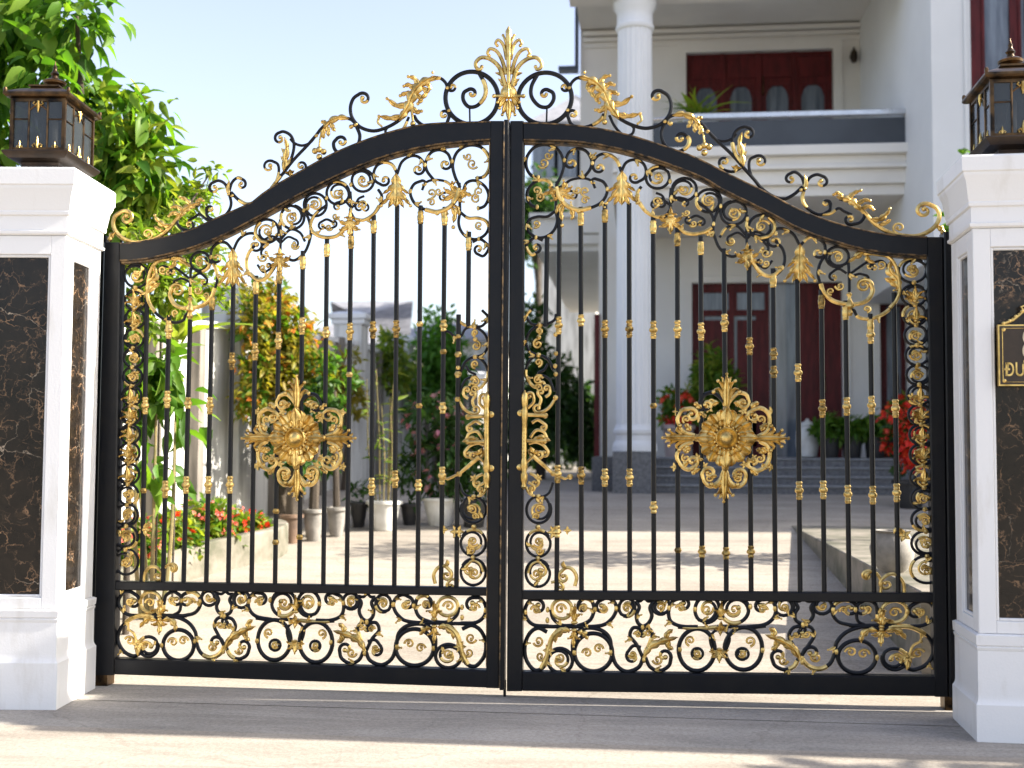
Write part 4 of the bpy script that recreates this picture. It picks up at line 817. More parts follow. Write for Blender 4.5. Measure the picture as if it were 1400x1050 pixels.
def lantern(base, cx, cy, w, d, label):
    root, P, D, rz, zt, Z = base
    R_ = Matrix.Rotation(rz, 3, 'Z'); off = R_ @ Vector((cx, cy, 0))
    t = empty('pillar_lantern', (P[0]+off.x, P[1]+off.y, zt), rz, label, 'lantern', 'lanterns on top of the gate pillars')
    a, c = w/2, d/2
    q = lambda o, z: [(-a-o, -c-o), (a+o, c+o), z]
    MB().rings([q(-.035, 0), q(-.035, .035), q(-.03, .045), q(.012, .058), q(.030, .078), q(.034, .086), q(.030, .092), q(.004, .097)]).build('lantern_base', 'darkbronze', t, 25)
    z0, z1 = .095, .345
    b = MB()
    for sx in (-1, 1):
        for sy in (-1, 1): b.box(sx*a-.008, sx*a+.008, sy*c-.008, sy*c+.008, z0, z1, .002)
    b.box(-a+.008, a-.008, -c-.004, -c+.006, z0, z0+.014); b.box(-a+.008, a-.008, c-.006, c+.004, z0, z0+.014); b.box(-a-.004, -a+.006, -c+.008, c-.008, z0, z0+.014); b.box(a-.006, a+.004, -c+.008, c-.008, z0, z0+.014)
    b.box(-a+.008, a-.008, -c-.004, -c+.006, z1-.016, z1); b.box(-a+.008, a-.008, c-.006, c+.004, z1-.016, z1); b.box(-a-.004, -a+.006, -c+.008, c-.008, z1-.016, z1); b.box(a-.006, a+.004, -c+.008, c-.008, z1-.016, z1)
    fr = b.build('cage', 'bronze', t, 30)
    for face in range(4):
        L, o = (a, c) if face % 2 == 0 else (c, a)
        def fn(s, z, t_): return [(s, -o-t_, z), (o+t_, s, z), (-s, o+t_, z), (-o-t_, -s, z)][face]
        b = MB()
        for s in (-L*.36, L*.36): b.tube([fn(s, z0+.014, 0), fn(s, z1-.016, 0)], .0045, 6)
        for s0, s1 in ((-L+.008, -L*.36), (L*.36, L-.008)): b.tube([fn(s0, z0+.15, 0), fn(s1, z0+.15, 0)], .003, 6)
        b.tube([fn(-L*.36, z1-.06, 0), fn(-L*.18, z1-.04, 0), fn(0, z1-.034, 0), fn(L*.18, z1-.04, 0), fn(L*.36, z1-.06, 0)], .0035, 6)
        b.build('mullion', 'bronze', fr, 30)
        b = MB(); g = .0022; vs = [fn(-L+.008, z0+.012, -g), fn(L-.008, z0+.012, -g), fn(L-.008, z1-.012, -g), fn(-L+.008, z1-.012, -g), fn(-L+.008, z0+.012, -g-.003), fn(L-.008, z0+.012, -g-.003), fn(L-.008, z1-.012, -g-.003), fn(-L+.008, z1-.012, -g-.003)]
        b.add(vs, [(0, 1, 2, 3), (7, 6, 5, 4), (0, 4, 5, 1), (1, 5, 6, 2), (2, 6, 7, 3), (3, 7, 4, 0)]); b.build('glass_pane', 'lampglass', fr, 0)
        for s, zb, up, k in ((0, z0+.012, 1, 1.0), (0, z1-.014, -1, 1.0), (-L*.68, z0+.012, 1, .6), (L*.68, z0+.012, 1, .6)):
            b = MB(); b.tube([fn(s, zb, .004), fn(s, zb+up*.03*k, .005), fn(s, zb+up*.055*k, .004)], [.006*k, .0075*k, .001], 7)
            for sg in (-1, 1):
                b.tube([fn(s, zb+up*.006, .004), fn(s+sg*.014*k, zb+up*.02*k, .005), fn(s+sg*.024*k, zb+up*.012*k, .005), fn(s+sg*.018*k, zb+up*.004*k, .004)], [.003, .004*k, .0035*k, .002], 6); b.ball(fn(s+sg*.018*k, zb+up*.006*k, .004), .0048*k, 6)
            b.build('gilded_ornament', 'gold', fr)
    b = MB(); b.lathe((0, 0, z0), [(0, .03), (.02, .03), (.022, .022), (.20, .022), (.215, .008)], 14); b.build('lamp_tube', 'bulb', t)
    MB().rings([q(.004, z1-.002), q(.026, z1+.004), q(.034, z1+.012), q(.034, z1+.022), q(.024, z1+.03), q(-.02, z1+.052), q(-.055, z1+.066), q(-.058, z1+.072), q(-.05, z1+.074), q(-.05, z1+.082), q(-.07, z1+.085)]).build('lantern_roof', 'bronze', t, 25)
    for sx in (-1, 1):
        for sy in (-1, 1): MB().ball((sx*(a+.026), sy*(c+.026), z1+.034), .010, 7, (1, 1, 1.4)).build('corner_knob', 'bronze', t)
    b = MB()
    b.lathe((0, 0, z1+.08), [(z*1.25, r*1.2) for z, r in [(0, .026), (.01, .02), (.018, .016), (.028, .03), (.034, .043), (.042, .046), (.05, .034), (.056, .016), (.066, .012), (.074, .018), (.082, .012), (.092, .007), (.1, .009), (.108, .004), (.125, .001)]], 14)
    b.build('roof_finial', 'bronze', t)
    return t
lantern(LL, -.155, .20, .245, .36, 'bronze lantern on the left pillar, half hidden behind leaves')
lantern(RR, .222, .21, .255, .35, 'bronze lantern on the right pillar above the plaque')

def plaque():
    root, P, D, rz, zt, Z = RR; R_ = Matrix.Rotation(rz, 3, 'Z'); pm = FPX/(P[1]-CAM[1])
    x0 = (1363-1334.5)/pm; w = .43-2*x0+.004; z1, z0 = Z(445), Z(528); zc = (z0+z1)/2
    p = R_ @ Vector((.215, -.002, 0))
    t = empty('number_plaque', (P[0]+p.x, P[1]+p.y, zc), rz, 'brown and gold house number plaque on the right pillar', 'plaque')
    a, h = w/2, (z1-z0)/2; th = .022
    MB().rings([[(-a, -th), (a, 0.001), -h], [(-a, -th), (a, .001), h]]).build('backing', 'gold', t, 20)
    MB().rings([[(-a+.006, -th-.003), (a-.006, -th+.004), -h+.006], [(-a+.006, -th-.003), (a-.006, -th+.004), h-.006]]).build('face_plate', 'plaque', t, 20)
    b = MB(); i = .016
    for pts in ([(-a+i, -h+i), (a-i, -h+i), (a-i, h-i), (-a+i, h-i)],): b.tube([(x, -th-.004, z) for x, z in pts], .0022, 6, True)
    b.build('inner_border', 'gold', t)
    b = MB()
    for sx in (-1, 1):
        for sz in (-1, 1): b.lathe((sx*(a-i-.005), -th-.003, sz*(h-i-.005)), [(0, .008), (.003, .008), (.005, .003)], 10, (0, -1, 0))
    b.build('corner_stud', 'gold', t)
    b = MB()
    for s in (-1, 1):
        for k in range(9):
            u = k/8; x = s*(a*.80*(1-u)); z = h+.006+.075*(u**1.4); b.ball((x, -.012, z), .009-.003*(k % 2), 7)
        b.tube([(s*a*.82, -.012, h+.004), (s*a*.5, -.014, h+.02), (s*a*.25, -.014, h+.045), (s*.02, -.012, h+.06), (s*.03, -.012, h+.075), (s*.012, -.012, h+.082)], .006, 7)
    b.build('scroll_crest', 'gold', t)
    def text(s, size, z, name, m):
        c = bpy.data.curves.new(name, 'FONT'); c.body = s; c.size = size; c.extrude = .002; c.offset = size*.012; c.align_x = 'CENTER'; c.align_y = 'CENTER'
        o = bpy.data.objects.new(name, c); COL.objects.link(o)
        me = bpy.data.meshes.new_from_object(o.evaluated_get(bpy.context.evaluated_depsgraph_get())); bpy.data.objects.remove(o)
        me.materials.clear(); me.materials.append(MT[m]); n = bpy.data.objects.new(name, me); COL.objects.link(n); n.parent = t
        n.rotation_euler = (PI/2, 0, 0); n.location = (0, -th-.0045, z); n.scale = (.82, 1.12, 1)
    text('8', .165, h*.30, 'number', 'cream'); text('ĐƯỜNG', .068, -h*.50, 'street_lettering', 'gold')
plaque()
def side_wall(x0, x1, y0, y1, h, label):
    o = empty('off_frame_wall', ((x0+x1)/2, y0, 0), 0, label, 'wall'); a = (x1-x0)/2
    MB().box(-a, a, 0, y1-y0, -.02, h).build('wall_body', 'white', o); MB().rings([[(-a, -.03), (a, y1-y0+.03), h], [(-a, -.04), (a, y1-y0+.04), h+.03], [(-a, -.04), (a, y1-y0+.04), h+.08], [(-a, -.02), (a, y1-y0+.02), h+.1]]).build('coping', 'white', o, 25)
side_wall(2.62, 7.5, -.67, -.03, 2.65, 'white wall out of frame past the plaque pillar, added to shade the gate foot')  # unseen wall, added and sized to cast the shadow strip before the gate
side_wall(-8.0, -2.62, -.45, -.12, 2.25, 'white boundary wall running on from the pillar under the tree')

# ------------------------------------------------------------------ house
def wallq(b, x0, x1, z0, z1, y, th, holes):
    """wall in a Y plane with openings: front face with holes, reveals, back face"""
    xs = sorted(set([x0, x1]+[h[0] for h in holes]+[h[1] for h in holes])); zs = sorted(set([z0, z1]+[h[2] for h in holes]+[h[3] for h in holes]))
    for i in range(len(xs)-1):
        for j in range(len(zs)-1):
            cx, cz = (xs[i]+xs[i+1])/2, (zs[j]+zs[j+1])/2
            if any(h[0] < cx < h[1] and h[2] < cz < h[3] for h in holes): continue
            for yy in (y, y+th): b.add([(xs[i], yy, zs[j]), (xs[i+1], yy, zs[j]), (xs[i+1], yy, zs[j+1]), (xs[i], yy, zs[j+1])], [(0, 1, 2, 3)])
    for (a, c, e, f) in list(holes)+[(x0, x1, z0, z1)]:
        b.add([(a, y, e), (c, y, e), (c, y, f), (a, y, f), (a, y+th, e), (c, y+th, e), (c, y+th, f), (a, y+th, f)], [(0, 1, 5, 4), (1, 2, 6, 5), (2, 3, 7, 6), (3, 0, 4, 7)])
XW2 = 5.05
YB, YW, YV = 8.93, 11.8, 7.6
HX = lambda px, Y, py=300: float(at(px, py, Y)[0])
HZ = lambda py, Y, px=1000: float(at(px, py, Y)[2])
g0 = gz(9); floor = HZ(626, 10.4, 1100); XR = HX(1180, YW); XL = HX(793, YW); XGL = HX(818, YW, 550)
house = empty('villa', (0, 0, 0), 0, 'white two storey house with red doors, a round column and a balcony', 'house')
zU = HZ(170, YW); zUd1 = HZ(71, YW); zC = HZ(38, YW)
dA = (HX(946, YW, 500), HX(1152, YW, 500), floor, HZ(387, YW)); dB = (HX(1203, YW, 500), HX(1240, YW, 500), floor, HZ(387, YW)); dC = (HX(938, YW, 100), HX(1139, YW, 100), HZ(215, YW), zUd1)
slab0, slab1 = HZ(268, YB), HZ(203, YB); XE = HX(1239, YB, 230)
b = MB(); wallq(b, XGL, XW2-.001, g0-.1, slab0+.1, YW, .22, [dA, dB]); b.build('ground_floor_wall', 'wall', house, 0)
b = MB(); wallq(b, XL, XR+.02, slab0+.1, zC+1.2, YW, .22, [dC]); b.build('upper_wall', 'wall', house, 0)
b = MB()
for z, p, h in ((HZ(60, YW), .03, .05), (HZ(52, YW), .06, .05), (HZ(45, YW), .10, .06)): b.box(XL+.05, XR-.01, YW-p, YW, z, z+h)
b.build('cornice', 'wall', house, 0)
def surround(h, Y, wd, m='wall'):
    b = MB(); b.box(h[0]-wd, h[0], Y-.035, Y+.03, h[2], h[3]+wd, .008); b.box(h[1], h[1]+wd, Y-.035, Y+.03, h[2], h[3]+wd, .008); b.box(h[0], h[1], Y-.033, Y+.03, h[3], h[3]+wd, .008); b.build('door_surround', m, house, 30)
surround(dC, YW, .13); surround(dA, YW, .11); surround((dB[0], dB[1], dB[2], dB[3]), YW, .08)
def door(name, x0, x1, z0, z1, Y, panes, parent, mull=(), m='red', pm='pane', arch=False):
    """panelled wooden leaves with glazed openings; panes = [(x0,x1,z0,z1)]"""
    b = MB(); wallq(b, x0, x1, z0, z1, Y, .05, panes)
    for x in mull: b.box(x-.035, x+.035, Y-.025, Y-.001, z0, z1, .006)
    for (a, c, e, f) in panes:
        for q in ((a-.03, a, e-.03, f+.03), (c, c+.03, e-.03, f+.03), (a, c, f, f+.03), (a, c, e-.03, e)): b.box(q[0], q[1], Y-.016, Y-.001, q[2], q[3], .004)
        if arch:
            for s in (0, 1):
                x = a if s == 0 else c; sg = 1 if s == 0 else -1; b.add([(x, Y+.004, f), (x+sg*(c-a)*.30, Y+.004, f), (x+sg*(c-a)*.12, Y+.004, f-(f-e)*.07), (x, Y+.004, f-(f-e)*.2)], [(0, 1, 2, 3)])
    for i in range(len(panes)):
        a, c, e, f = panes[i]
        if e-z0 > .5 and not arch: b.box(a, c, Y-.012, Y-.001, z0+.15, e-.15, .006)
    o = b.build(name, m, parent, 30)
    if name == 'door':
        xm = (x0+x1)/2
        MB().tube([(xm+.06, Y-.03, z0+.95), (xm+.06, Y-.06, z0+.97), (xm+.06, Y-.06, z0+1.2), (xm+.06, Y-.03, z0+1.22)], .012, 7).build('door_handle', 'bronze', o)
    for (a, c, e, f) in panes:
        MB().box(a, c, Y+.02, Y+.028, e, f).build('pane', pm, o, 0)
    return o
Yd = YW+.08; X = lambda p: HX(p, Yd, 500); ZZ = lambda y: HZ(y, Yd)
door('door', dA[0], X(1052), dA[2], dA[3], Yd, [(X(963), X(996), ZZ(560), ZZ(432)), (X(1004), X(1034), ZZ(560), ZZ(432)), (X(957), X(1000), ZZ(424), ZZ(400)), (X(1008), X(1046), ZZ(424), ZZ(400))], house, (X(1000),))
MB().box(X(1052), X(1075), Yd+.01, Yd+.04, dA[2], dA[3]).build('pale_panel', 'paledoor', house, 0); MB().box(X(1075), X(1091), Yd+.012, Yd+.04, dA[2], dA[3]).build('window', 'pane', house, 0)  # pale streaked grey strip and a darker pane between the door leaves
door('door', X(1091), dA[1], dA[2], dA[3], Yd, [], house, (X(1121),))
door('door', dB[0], dB[1], dB[2], dB[3], Yd, [(X(1212), X(1232), ZZ(560), ZZ(420))], house)
X = lambda p: HX(p, Yd, 100)
dz0, dz1 = HZ(200, Yd), HZ(119, Yd)
door('door', dC[0], dC[1], dC[2], dC[3], Yd, [(X(998), X(1028), dz0, dz1), (X(1047), X(1078), dz0, dz1), (X(1095), X(1127), dz0, dz1), (X(950), X(980), dz0, dz1)], house, (X(988), X(1037), X(1086)), arch=True)
b = MB()
for i in range(4):
    x = (X(942)+(X(1136)-X(942))*i/4, X(942)+(X(1136)-X(942))*(i+1)/4); b.box(x[0]+.05, x[1]-.05, Yd-.02, Yd-.001, HZ(108, Yd), HZ(80, Yd), .008)
b.build('door_panel', 'red', house, 30)
# red post and pale pilaster by the left corner, porch floor and steps
XC = HX(868, YB, 300)
MB().box(XGL-.06, XGL+.02, YW-.06, YW-.002, floor-.3, HZ(430, YW, 820)).build('door_post', 'red', house, 0)
xs0, xs1 = HX(897, 8.95, 640), HX(1232, 8.95, 640)
b = MB()
for i in range(4):
    z1 = g0+(floor-g0)*(i+1)/4; y0 = 8.98+.29*i; b.box(xs0, xs1 if i < 3 else XW2-.001, y0, y0+.31 if i < 3 else YW, g0-.1, z1-.03)
b.build('step_riser', 'stone', house, 0)
b = MB()
for i in range(4):
    z1 = g0+(floor-g0)*(i+1)/4; y0 = 8.96+.29*i; b.box(xs0, xs1 if i < 3 else XW2-.002, y0, y0+.30 if i < 3 else YW, z1-.028, z1, .006)
b.build('step_tread', 'tread', house, 30)
MB().box(XGL, xs0-.005, 9.4, YW, g0-.1, floor-.002).build('porch_floor', 'stone', house, 0)
# column
zp = HZ(617, YB-.25, 868); rr = 25*(YB-CAM[1])/FPX
MB().box(XC-.27, XC+.25, YB-.26, YB+.26, g0-.05, zp, .01).build('column_plinth', 'stone', house, 30)
b = MB(); zt = HZ(0, YB, 868)+.02; H = zt-zp
b.lathe((XC, YB, zp), [(.32, rr*1.02), (H*.5, rr), (H-.42, rr*.94)], 96, flute=(20, .06)); co = b.build('column', 'wingwall', house, 60)
b = MB(); b.lathe((XC, YB, zp), [(0, rr*1.22), (.05, rr*1.22), (.10, rr*1.16), (.13, rr*1.06), (.20, rr*1.05), (.22, rr*1.14), (.26, rr*1.16), (.30, rr*1.06), (.33, rr*1.02)], 40); b.build('column_base', 'wingwall', co, 35)
b = MB(); b.lathe((XC, YB, zt-.44), [(0, rr*.94), (.02, rr*1.04), (.06, rr*1.06), (.09, rr*.98), (.24, rr*.98), (.28, rr*1.1), (.34, rr*1.14), (.38, rr*1.16)], 40); b.box(XC-rr*1.22, XC+rr*1.22, YB-rr*1.22, YB+rr*1.22, zt-.06, zt+.001, .01); b.build('column_capital', 'wingwall', co, 35)
# balcony
bal = MB(); xl = HX(838, YB, 230)
def fas(b, x0, x1, yf, yb, steps):
    for z0, z1, o in steps: b.box(x0, x1, yf-o, yb, z0, z1, .006)
dzs = slab1-slab0
fas(bal, xl, XE+.0, YB-.02, YW-.002, ((slab0, slab0+dzs*.22, -.10), (slab0+dzs*.22+.001, slab0+dzs*.52, -.03), (slab0+dzs*.52+.001, slab0+dzs*.60, .05), (slab0+dzs*.60+.001, slab0+dzs*.80, .0), (slab0+dzs*.80+.001, slab1, .10)))
balc = bal.build('balcony', 'wall', house, 30)
pz0, pz1 = slab1+.002, HZ(166, YB)
b = MB(); b.box(HX(893, YB, 180), XE-.01, YB-.02, YB+.05, pz0, pz1); b.build('parapet_panel', 'slate', balc, 0)
b = MB(); b.box(HX(940, YB, 180), XE-.01, YB-.05, YB+.06, HZ(163, YB), HZ(155, YB), .01); b.tube([(HX(893, YB, 160), YB, HZ(161, YB)), (HX(940, YB, 160), YB, HZ(159, YB))], .025, 8)
b.build('handrail', 'steel', balc, 30)
# beam and ceiling over the balcony, roof
b = MB(); b.box(XL, XR+.0, YB-.2, YB+.22, zt+.002, zt+.75); b.box(XL, XR, YB+.221, YW-.001, zC+.02, zC+.2); b.build('loggia_beam', 'wall', house, 0)
b = MB(); b.box(XL, 9.2, YB-.5, 16, zC+1.2, zC+1.5); b.build('roof', 'roof', house, 0)
# right wing and the unseen block added for shade
XWc = HX(1275, YV, 200); zW = zC+1.2
wl, wr = HX(1327, YV, 60), HX(1411, YV, 60); wz0, wz1 = HZ(170, YV, 1340), HZ(-60, YV, 1340)
zo = HZ(352, YV, 1280)
b = MB(); wallq(b, XWc, 9.2, zo, zW, YV, .2, [(wl, wr, wz0, wz1)])
b.add([(XWc, YV+.2, zo), (XWc, 16, zo), (XWc, 16, zW), (XWc, YV+.2, zW)], [(0, 1, 2, 3)]); b.add([(XWc, YV+.2, zo), (9.2, YV+.2, zo), (9.2, 16, zo), (XWc, 16, zo)], [(0, 1, 2, 3)])
b.box(XW2, 9.2, YV+.05, 16, g0-.4, zo-.002)
b.build('wing_wall', 'wingwall', house, 0)
b = MB(); b.box(6.2, 9.2, 6.05, YV-.002, g0-.5, zW); b.build('added_shade_block', 'wingwall', house, 0)  # out-of-frame block, added so its shadow falls across the drive
m1 = HX(1348, YV, 60); m2 = HX(1383, YV, 60)
door('window', wl, wr, wz0, wz1, YV+.06, [(m1, m2, wz0+.12, wz1-.12), (m2+.12, wr-.05, wz0+.12, wz1-.12)], house)
b = MB(); b.box(HX(1318, YV, 100), HX(1322, YV, 100), YV-.03, YV-.001, wz0-.4, wz1, .005); b.build('window_trim', 'wingwall', house, 30)
# corner downpipe and eave
q = HX(791, YW, 50)-.02
b = MB(); b.box(q-.03, q+.02, YW-.1, YW+.1, HZ(98, YW, 791), zW); b.box(q-.28, q-.03, YW-.1, YW+.1, HZ(98, YW, 780), HZ(98, YW, 780)+.06); b.build('gutter', 'slate', house, 0)
# side canopy running back along the left
cz0, cz1 = HZ(342, 13.2, 780), HZ(298, 13.2, 780); cxl, cxr = HX(728, 13.2, 320), XL+.02
b = MB(); b.box(cxl, XGL+.3, 13.2, 22, cz0+.1, cz1, .01); b.box(cxl+.1, XGL+.25, 13.3, 22, cz0, cz0+.099); b.box(cxl-.05, XGL+.3, 13.12, 22, cz1+.001, cz1+.08)
b.build('side_canopy', 'wall', house, 0)
MB().box(XL, XL+.3, YW+.23, 22, cz1+.08, zC+1.2).build('side_wall', 'wall', house, 0)
MB().box(XGL+.3, XGL+.5, YW+.23, 22, g0-.1, cz1).build('rear_side_wall', 'wall', house, 0)
q = at(1166, 78, YW)
b = MB(); b.lathe((q[0], YW-.002, q[2]), [(0, .05), (.03, .05), (.05, .03)], 12, (0, -1, 0)); b.lathe((q[0], YW-.09, q[2]-.12), [(0, .01), (.02, .04), (.09, .055), (.16, .05), (.2, .02), (.24, .012)], 12); tag(b.build('wall_lamp', 'darkbronze'), 'small black lamp on the balcony wall beside the red doors', 'lamp')

# ------------------------------------------------------------------ terrace, planter, garden wall
tz = .455
b = MB(); b.rings([[(2.12, .75), (9.4, 8.9), -.1], [(2.12, .75), (9.4, 8.9), tz-.006], [(2.128, .758), (9.4, 8.9), tz]]); tag(b.build('terrace', 'kerb', None, 25), kind='structure')
wx = -3.3
def garden_wall():
    root = empty('garden_wall', (wx, 0, 0), 0, 'weathered white garden wall with tall capped piers along the drive', 'wall')
    ys = [1.2, 5.3, 10.2, 13.6, 18.0, 23.0]
    for i, y in enumerate(ys):
        z0 = gz(y); h = 2.35
        p = MB().rings([[(-.25, y-.2), (.14, y+.2), z0-.1], [(-.25, y-.2), (.14, y+.2), z0+h-.12]]).build('pier', 'wallold', root, 0)
        MB().rings([[(-.25, y-.2), (.14, y+.2), z0+h-.12], [(-.28, y-.23), (.18, y+.23), z0+h-.1], [(-.28, y-.23), (.18, y+.23), z0+h-.05], [(-.32, y-.27), (.22, y+.27), z0+h-.03], [(-.32, y-.27), (.22, y+.27), z0+h+.03], [(-.2, y-.15), (.1, y+.15), z0+h+.07]]).build('pier_cap', 'white', p, 25)
        if i < len(ys)-1:
            y1 = ys[i+1]; a, c = y+.2, y1-.2; za, zc = gz(a), gz(c); hh = 1.95
            b = MB(); b.add([(x, yy, z) for yy, zb in ((a, za), (c, zc)) for x, z in ((-.14, zb-.1), (.04, zb-.1), (.04, zb+hh), (-.14, zb+hh))], [(0, 1, 5, 4), (1, 2, 6, 5), (2, 3, 7, 6), (3, 0, 4, 7), (0, 3, 2, 1), (4, 5, 6, 7)])
            posts = []; n = int((c-a)/.8)
            for k in range(1, n):
                yy = a+(c-a)*k/n; z = gz(yy); bb = MB(); bb.box(.041, .13, yy-.07, yy+.07, z-.02, z+hh+.02, .008); posts.append(bb)
            pn = b.build('wall_panel', 'wallold', root, 0); [q.build('post', 'post', pn, 30) for q in posts]
            b = MB(); b.add([(x, yy, z) for yy, zb in ((a, za+hh), (c, zc+hh)) for x, z in ((-.18, zb+.001), (.08, zb+.001), (.08, zb+.06), (-.18, zb+.06))], [(0, 1, 5, 4), (1, 2, 6, 5), (2, 3, 7, 6), (3, 0, 4, 7), (0, 3, 2, 1), (4, 5, 6, 7)]); b.build('coping', 'white', root, 0)
garden_wall()
K = [(-2.98, .8), (-2.95, 1.8), (-2.86, 2.8), (-2.64, 3.45), (-2.46, 3.9), (-2.58, 4.35), (-3.15, 4.45)]
kp = catmull([np.array(p) for p in K], 5)
bed = empty('planter_bed', (-2.9, 2.6, 0), 0, 'low curved concrete planter bed at the foot of the garden wall', 'planter')
bed.location = (0, 0, 0)
b = MB(); n = len(kp)
vs = []
for i, p in enumerate(kp):
    t = kp[min(n-1, i+1)]-kp[max(0, i-1)]; t /= np.linalg.norm(t); nn = np.array([t[1], -t[0]]); z = gz(p[1]); o = p+nn*.10
    for q, h in ((o, z-.05), (o, z+.235), (o-nn*.012, z+.25), (p+nn*.012, z+.25), (p, z+.235), (p, z-.05)): vs.append((q[0], q[1], h))
b.add(vs, [(i*6+k, i*6+(k+1) % 6, i*6+6+(k+1) % 6, i*6+6+k) for i in range(n-1) for k in range(6)]+[tuple(range(6)), tuple((n-1)*6+k for k in range(6))]); b.build('kerb', 'kerb', bed, 30)
vs = [(p[0], p[1], gz(p[1])+.19) for p in kp]+[(-3.24, p[1], gz(p[1])+.19) for p in kp]
MB().add(vs, [(i, i+1, n+i+1, n+i) for i in range(n-1)]).build('soil', 'soil', bed)
# ------------------------------------------------------------------ plants
def leafcloud(pts, dirs, L, W, g, jl=.35, fold=.25, droop=.25):
    n = len(pts); L = L*(1+jl*(g.random(n)*2-1)); Wd = W*(L/np.mean(L))*(1+.2*(g.random(n)*2-1))
    d = dirs/np.linalg.norm(dirs, axis=1, keepdims=True)
    r = g.normal(size=(n, 3))*.55+np.array([0, 0, 1.0]); s = np.cross(d, r); s /= np.maximum(1e-6, np.linalg.norm(s, axis=1, keepdims=True)); nn = np.cross(s, d)
    US = (.13, .36, .62, .85); WS = (.30, .50, .40, .19); V = np.zeros((n, 14, 3))
    cw = g.normal(size=n)*.5
    def P(u, v, h): return pts+d*(L*u)[:, None]+s*(Wd*(v+cw*.25*u*u))[:, None]+nn*((Wd*h)-(L*droop*u*u))[:, None]
    V[:, 0] = P(0, 0, 0); V[:, 13] = P(1.0, 0, 0)
    for k, (u, w) in enumerate(zip(US, WS)): V[:, 1+3*k] = P(u, -w, fold*w*2); V[:, 2+3*k] = P(u+.02, 0, 0); V[:, 3+3*k] = P(u, w, fold*w*2)
    F = [(0, 2, 1), (0, 3, 2), (10, 11, 13), (11, 12, 13)]
    for k in range(3): a = 1+3*k; F += [(a, a+1, a+4, a+3), (a+1, a+2, a+5, a+4)]
    return V.reshape(-1, 3), [tuple(i*14+k for k in f) for i in range(n) for f in F]
def leafmesh(name, pts, dirs, L, W, m, parent, g, **k):
    v, f = leafcloud(np.array(pts, float), np.array(dirs, float), L, W, g, **k); me = bpy.data.meshes.new(name); me.from_pydata(v.tolist(), [], f); me.shade_smooth(); me.materials.append(MT[m])
    o = bpy.data.objects.new(name, me); COL.objects.link(o)
    if parent: o.parent = parent
    return o
def sample(blobs, n, g, shell=.45):
    vol = np.array([b[3]*b[4]*b[5] for b in blobs])**.8; idx = g.choice(len(blobs), n, p=vol/vol.sum()); out = []; cen = []
    for i in idx:
        b = blobs[i]; u = g.normal(size=3); u /= np.linalg.norm(u); r = (shell+(1-shell)*g.random())**.7
        out.append(np.array(b[:3])+u*np.array(b[3:])*r); cen.append(b[:3])
    return np.array(out), np.array(cen)
def PB(px, py, Y, rx, ry, k=1.0):
    c = at(px, py, Y); s = (c-CAM)@FWD/FPX; return (*c, rx*s, max(rx, ry)*.8*s*k, ry*s)
def crown(name, blobs, ntip, per, L, W, m, parent, seed, droop=.3, down=.25, spread=.9, shell=.4, tipr=.6, twig=None):
    g = np.random.default_rng(seed); tips, cen = sample(blobs, ntip, g, shell)
    out = tips-cen; out /= np.maximum(1e-6, np.linalg.norm(out, axis=1, keepdims=True)); P = []; D = []
    for t, o in zip(tips, out):
        k = max(2, int(per*(.6+.8*g.random())))
        for _ in range(k):
            dv = o*.8+g.normal(size=3)*spread+np.array([0, 0, -down]); P.append(t+g.normal(size=3)*L*tipr*.5); D.append(dv)
    if twig:
        b = MB()
        for t, o, c in list(zip(tips, out, cen))[::twig]:
            a = t-o*L*2.2+g.normal(size=3)*L*.3; b.tube([a+(np.array(c)-a)*.35, a, t], [L*.05, L*.035, L*.02], 4)
        b.build('twig', 'bark', parent)
    return leafmesh(name, P, D, L, W, m, parent, g, droop=droop)
def trunk(pts, r0, r1, parent, limbs=(), name='trunk', m='bark'):
    b = MB(); S = catmull([np.array(p, float) for p in pts], 5); n = len(S); b.tube(S, [r0+(r1-r0)*i/(n-1) for i in range(n)], 10)
    for l in limbs:
        a = S[int(l[0]*(n-1))]; e = np.array(l[1], float); mid = (a+e)/2+np.array([0, 0, np.linalg.norm(e-a)*.12]); q = catmull([a, mid, e], 5); b.tube(q, np.linspace(r1*.9, r1*.3, len(q)), 7)
    return b.build(name, m, parent)
def plant(name, loc, label, cat, group=None):
    return empty(name, (0, 0, 0), 0, label, cat, group)

# tall broad-leaved tree over the left pillar
t = plant('broadleaf_tree', None, 'large broad-leaved tree arching over the lantern on the left pillar', 'tree')
B = [PB(20, 30, 1.5, 95, 75), PB(-70, 150, 1.6, 120, 130), PB(105, 22, 1.3, 48, 36), PB(62, 95, 1.1, 32, 32), PB(150, 205, 1.6, 62, 70), PB(110, 140, 1.8, 40, 40), PB(195, 150, 1.5, 26, 26), PB(200, 240, 1.6, 40, 55), PB(175, 300, 1.8, 50, 40)]
bs = np.array([-3.15, 1.9, 0])
trunk([(bs[0], bs[1], gz(1.9)-.1), (bs[0]+.05, bs[1], 1.2), (bs[0]+.06, bs[1]-.05, 1.9), (bs[0]+.02, bs[1]-.05, 2.5)], .11, .04, t, [(.55, B[4][:3]), (.6, B[7][:3]), (.75, B[0][:3]), (.8, B[2][:3]), (.7, B[1][:3]), (.55, B[8][:3]), (.72, B[5][:3])])
crown('crown', B, 500, 5, .165, .068, 'leaf_big', t, 3, .35, .5, .55, .2, .9)
crown('crown_painted_sun', B[4:], 190, 5, .12, .055, 'leaf_lime', t, 4, .35, .5, .6, .3, .9)  # lime leaves put the sunlit look of the lower crown into colour
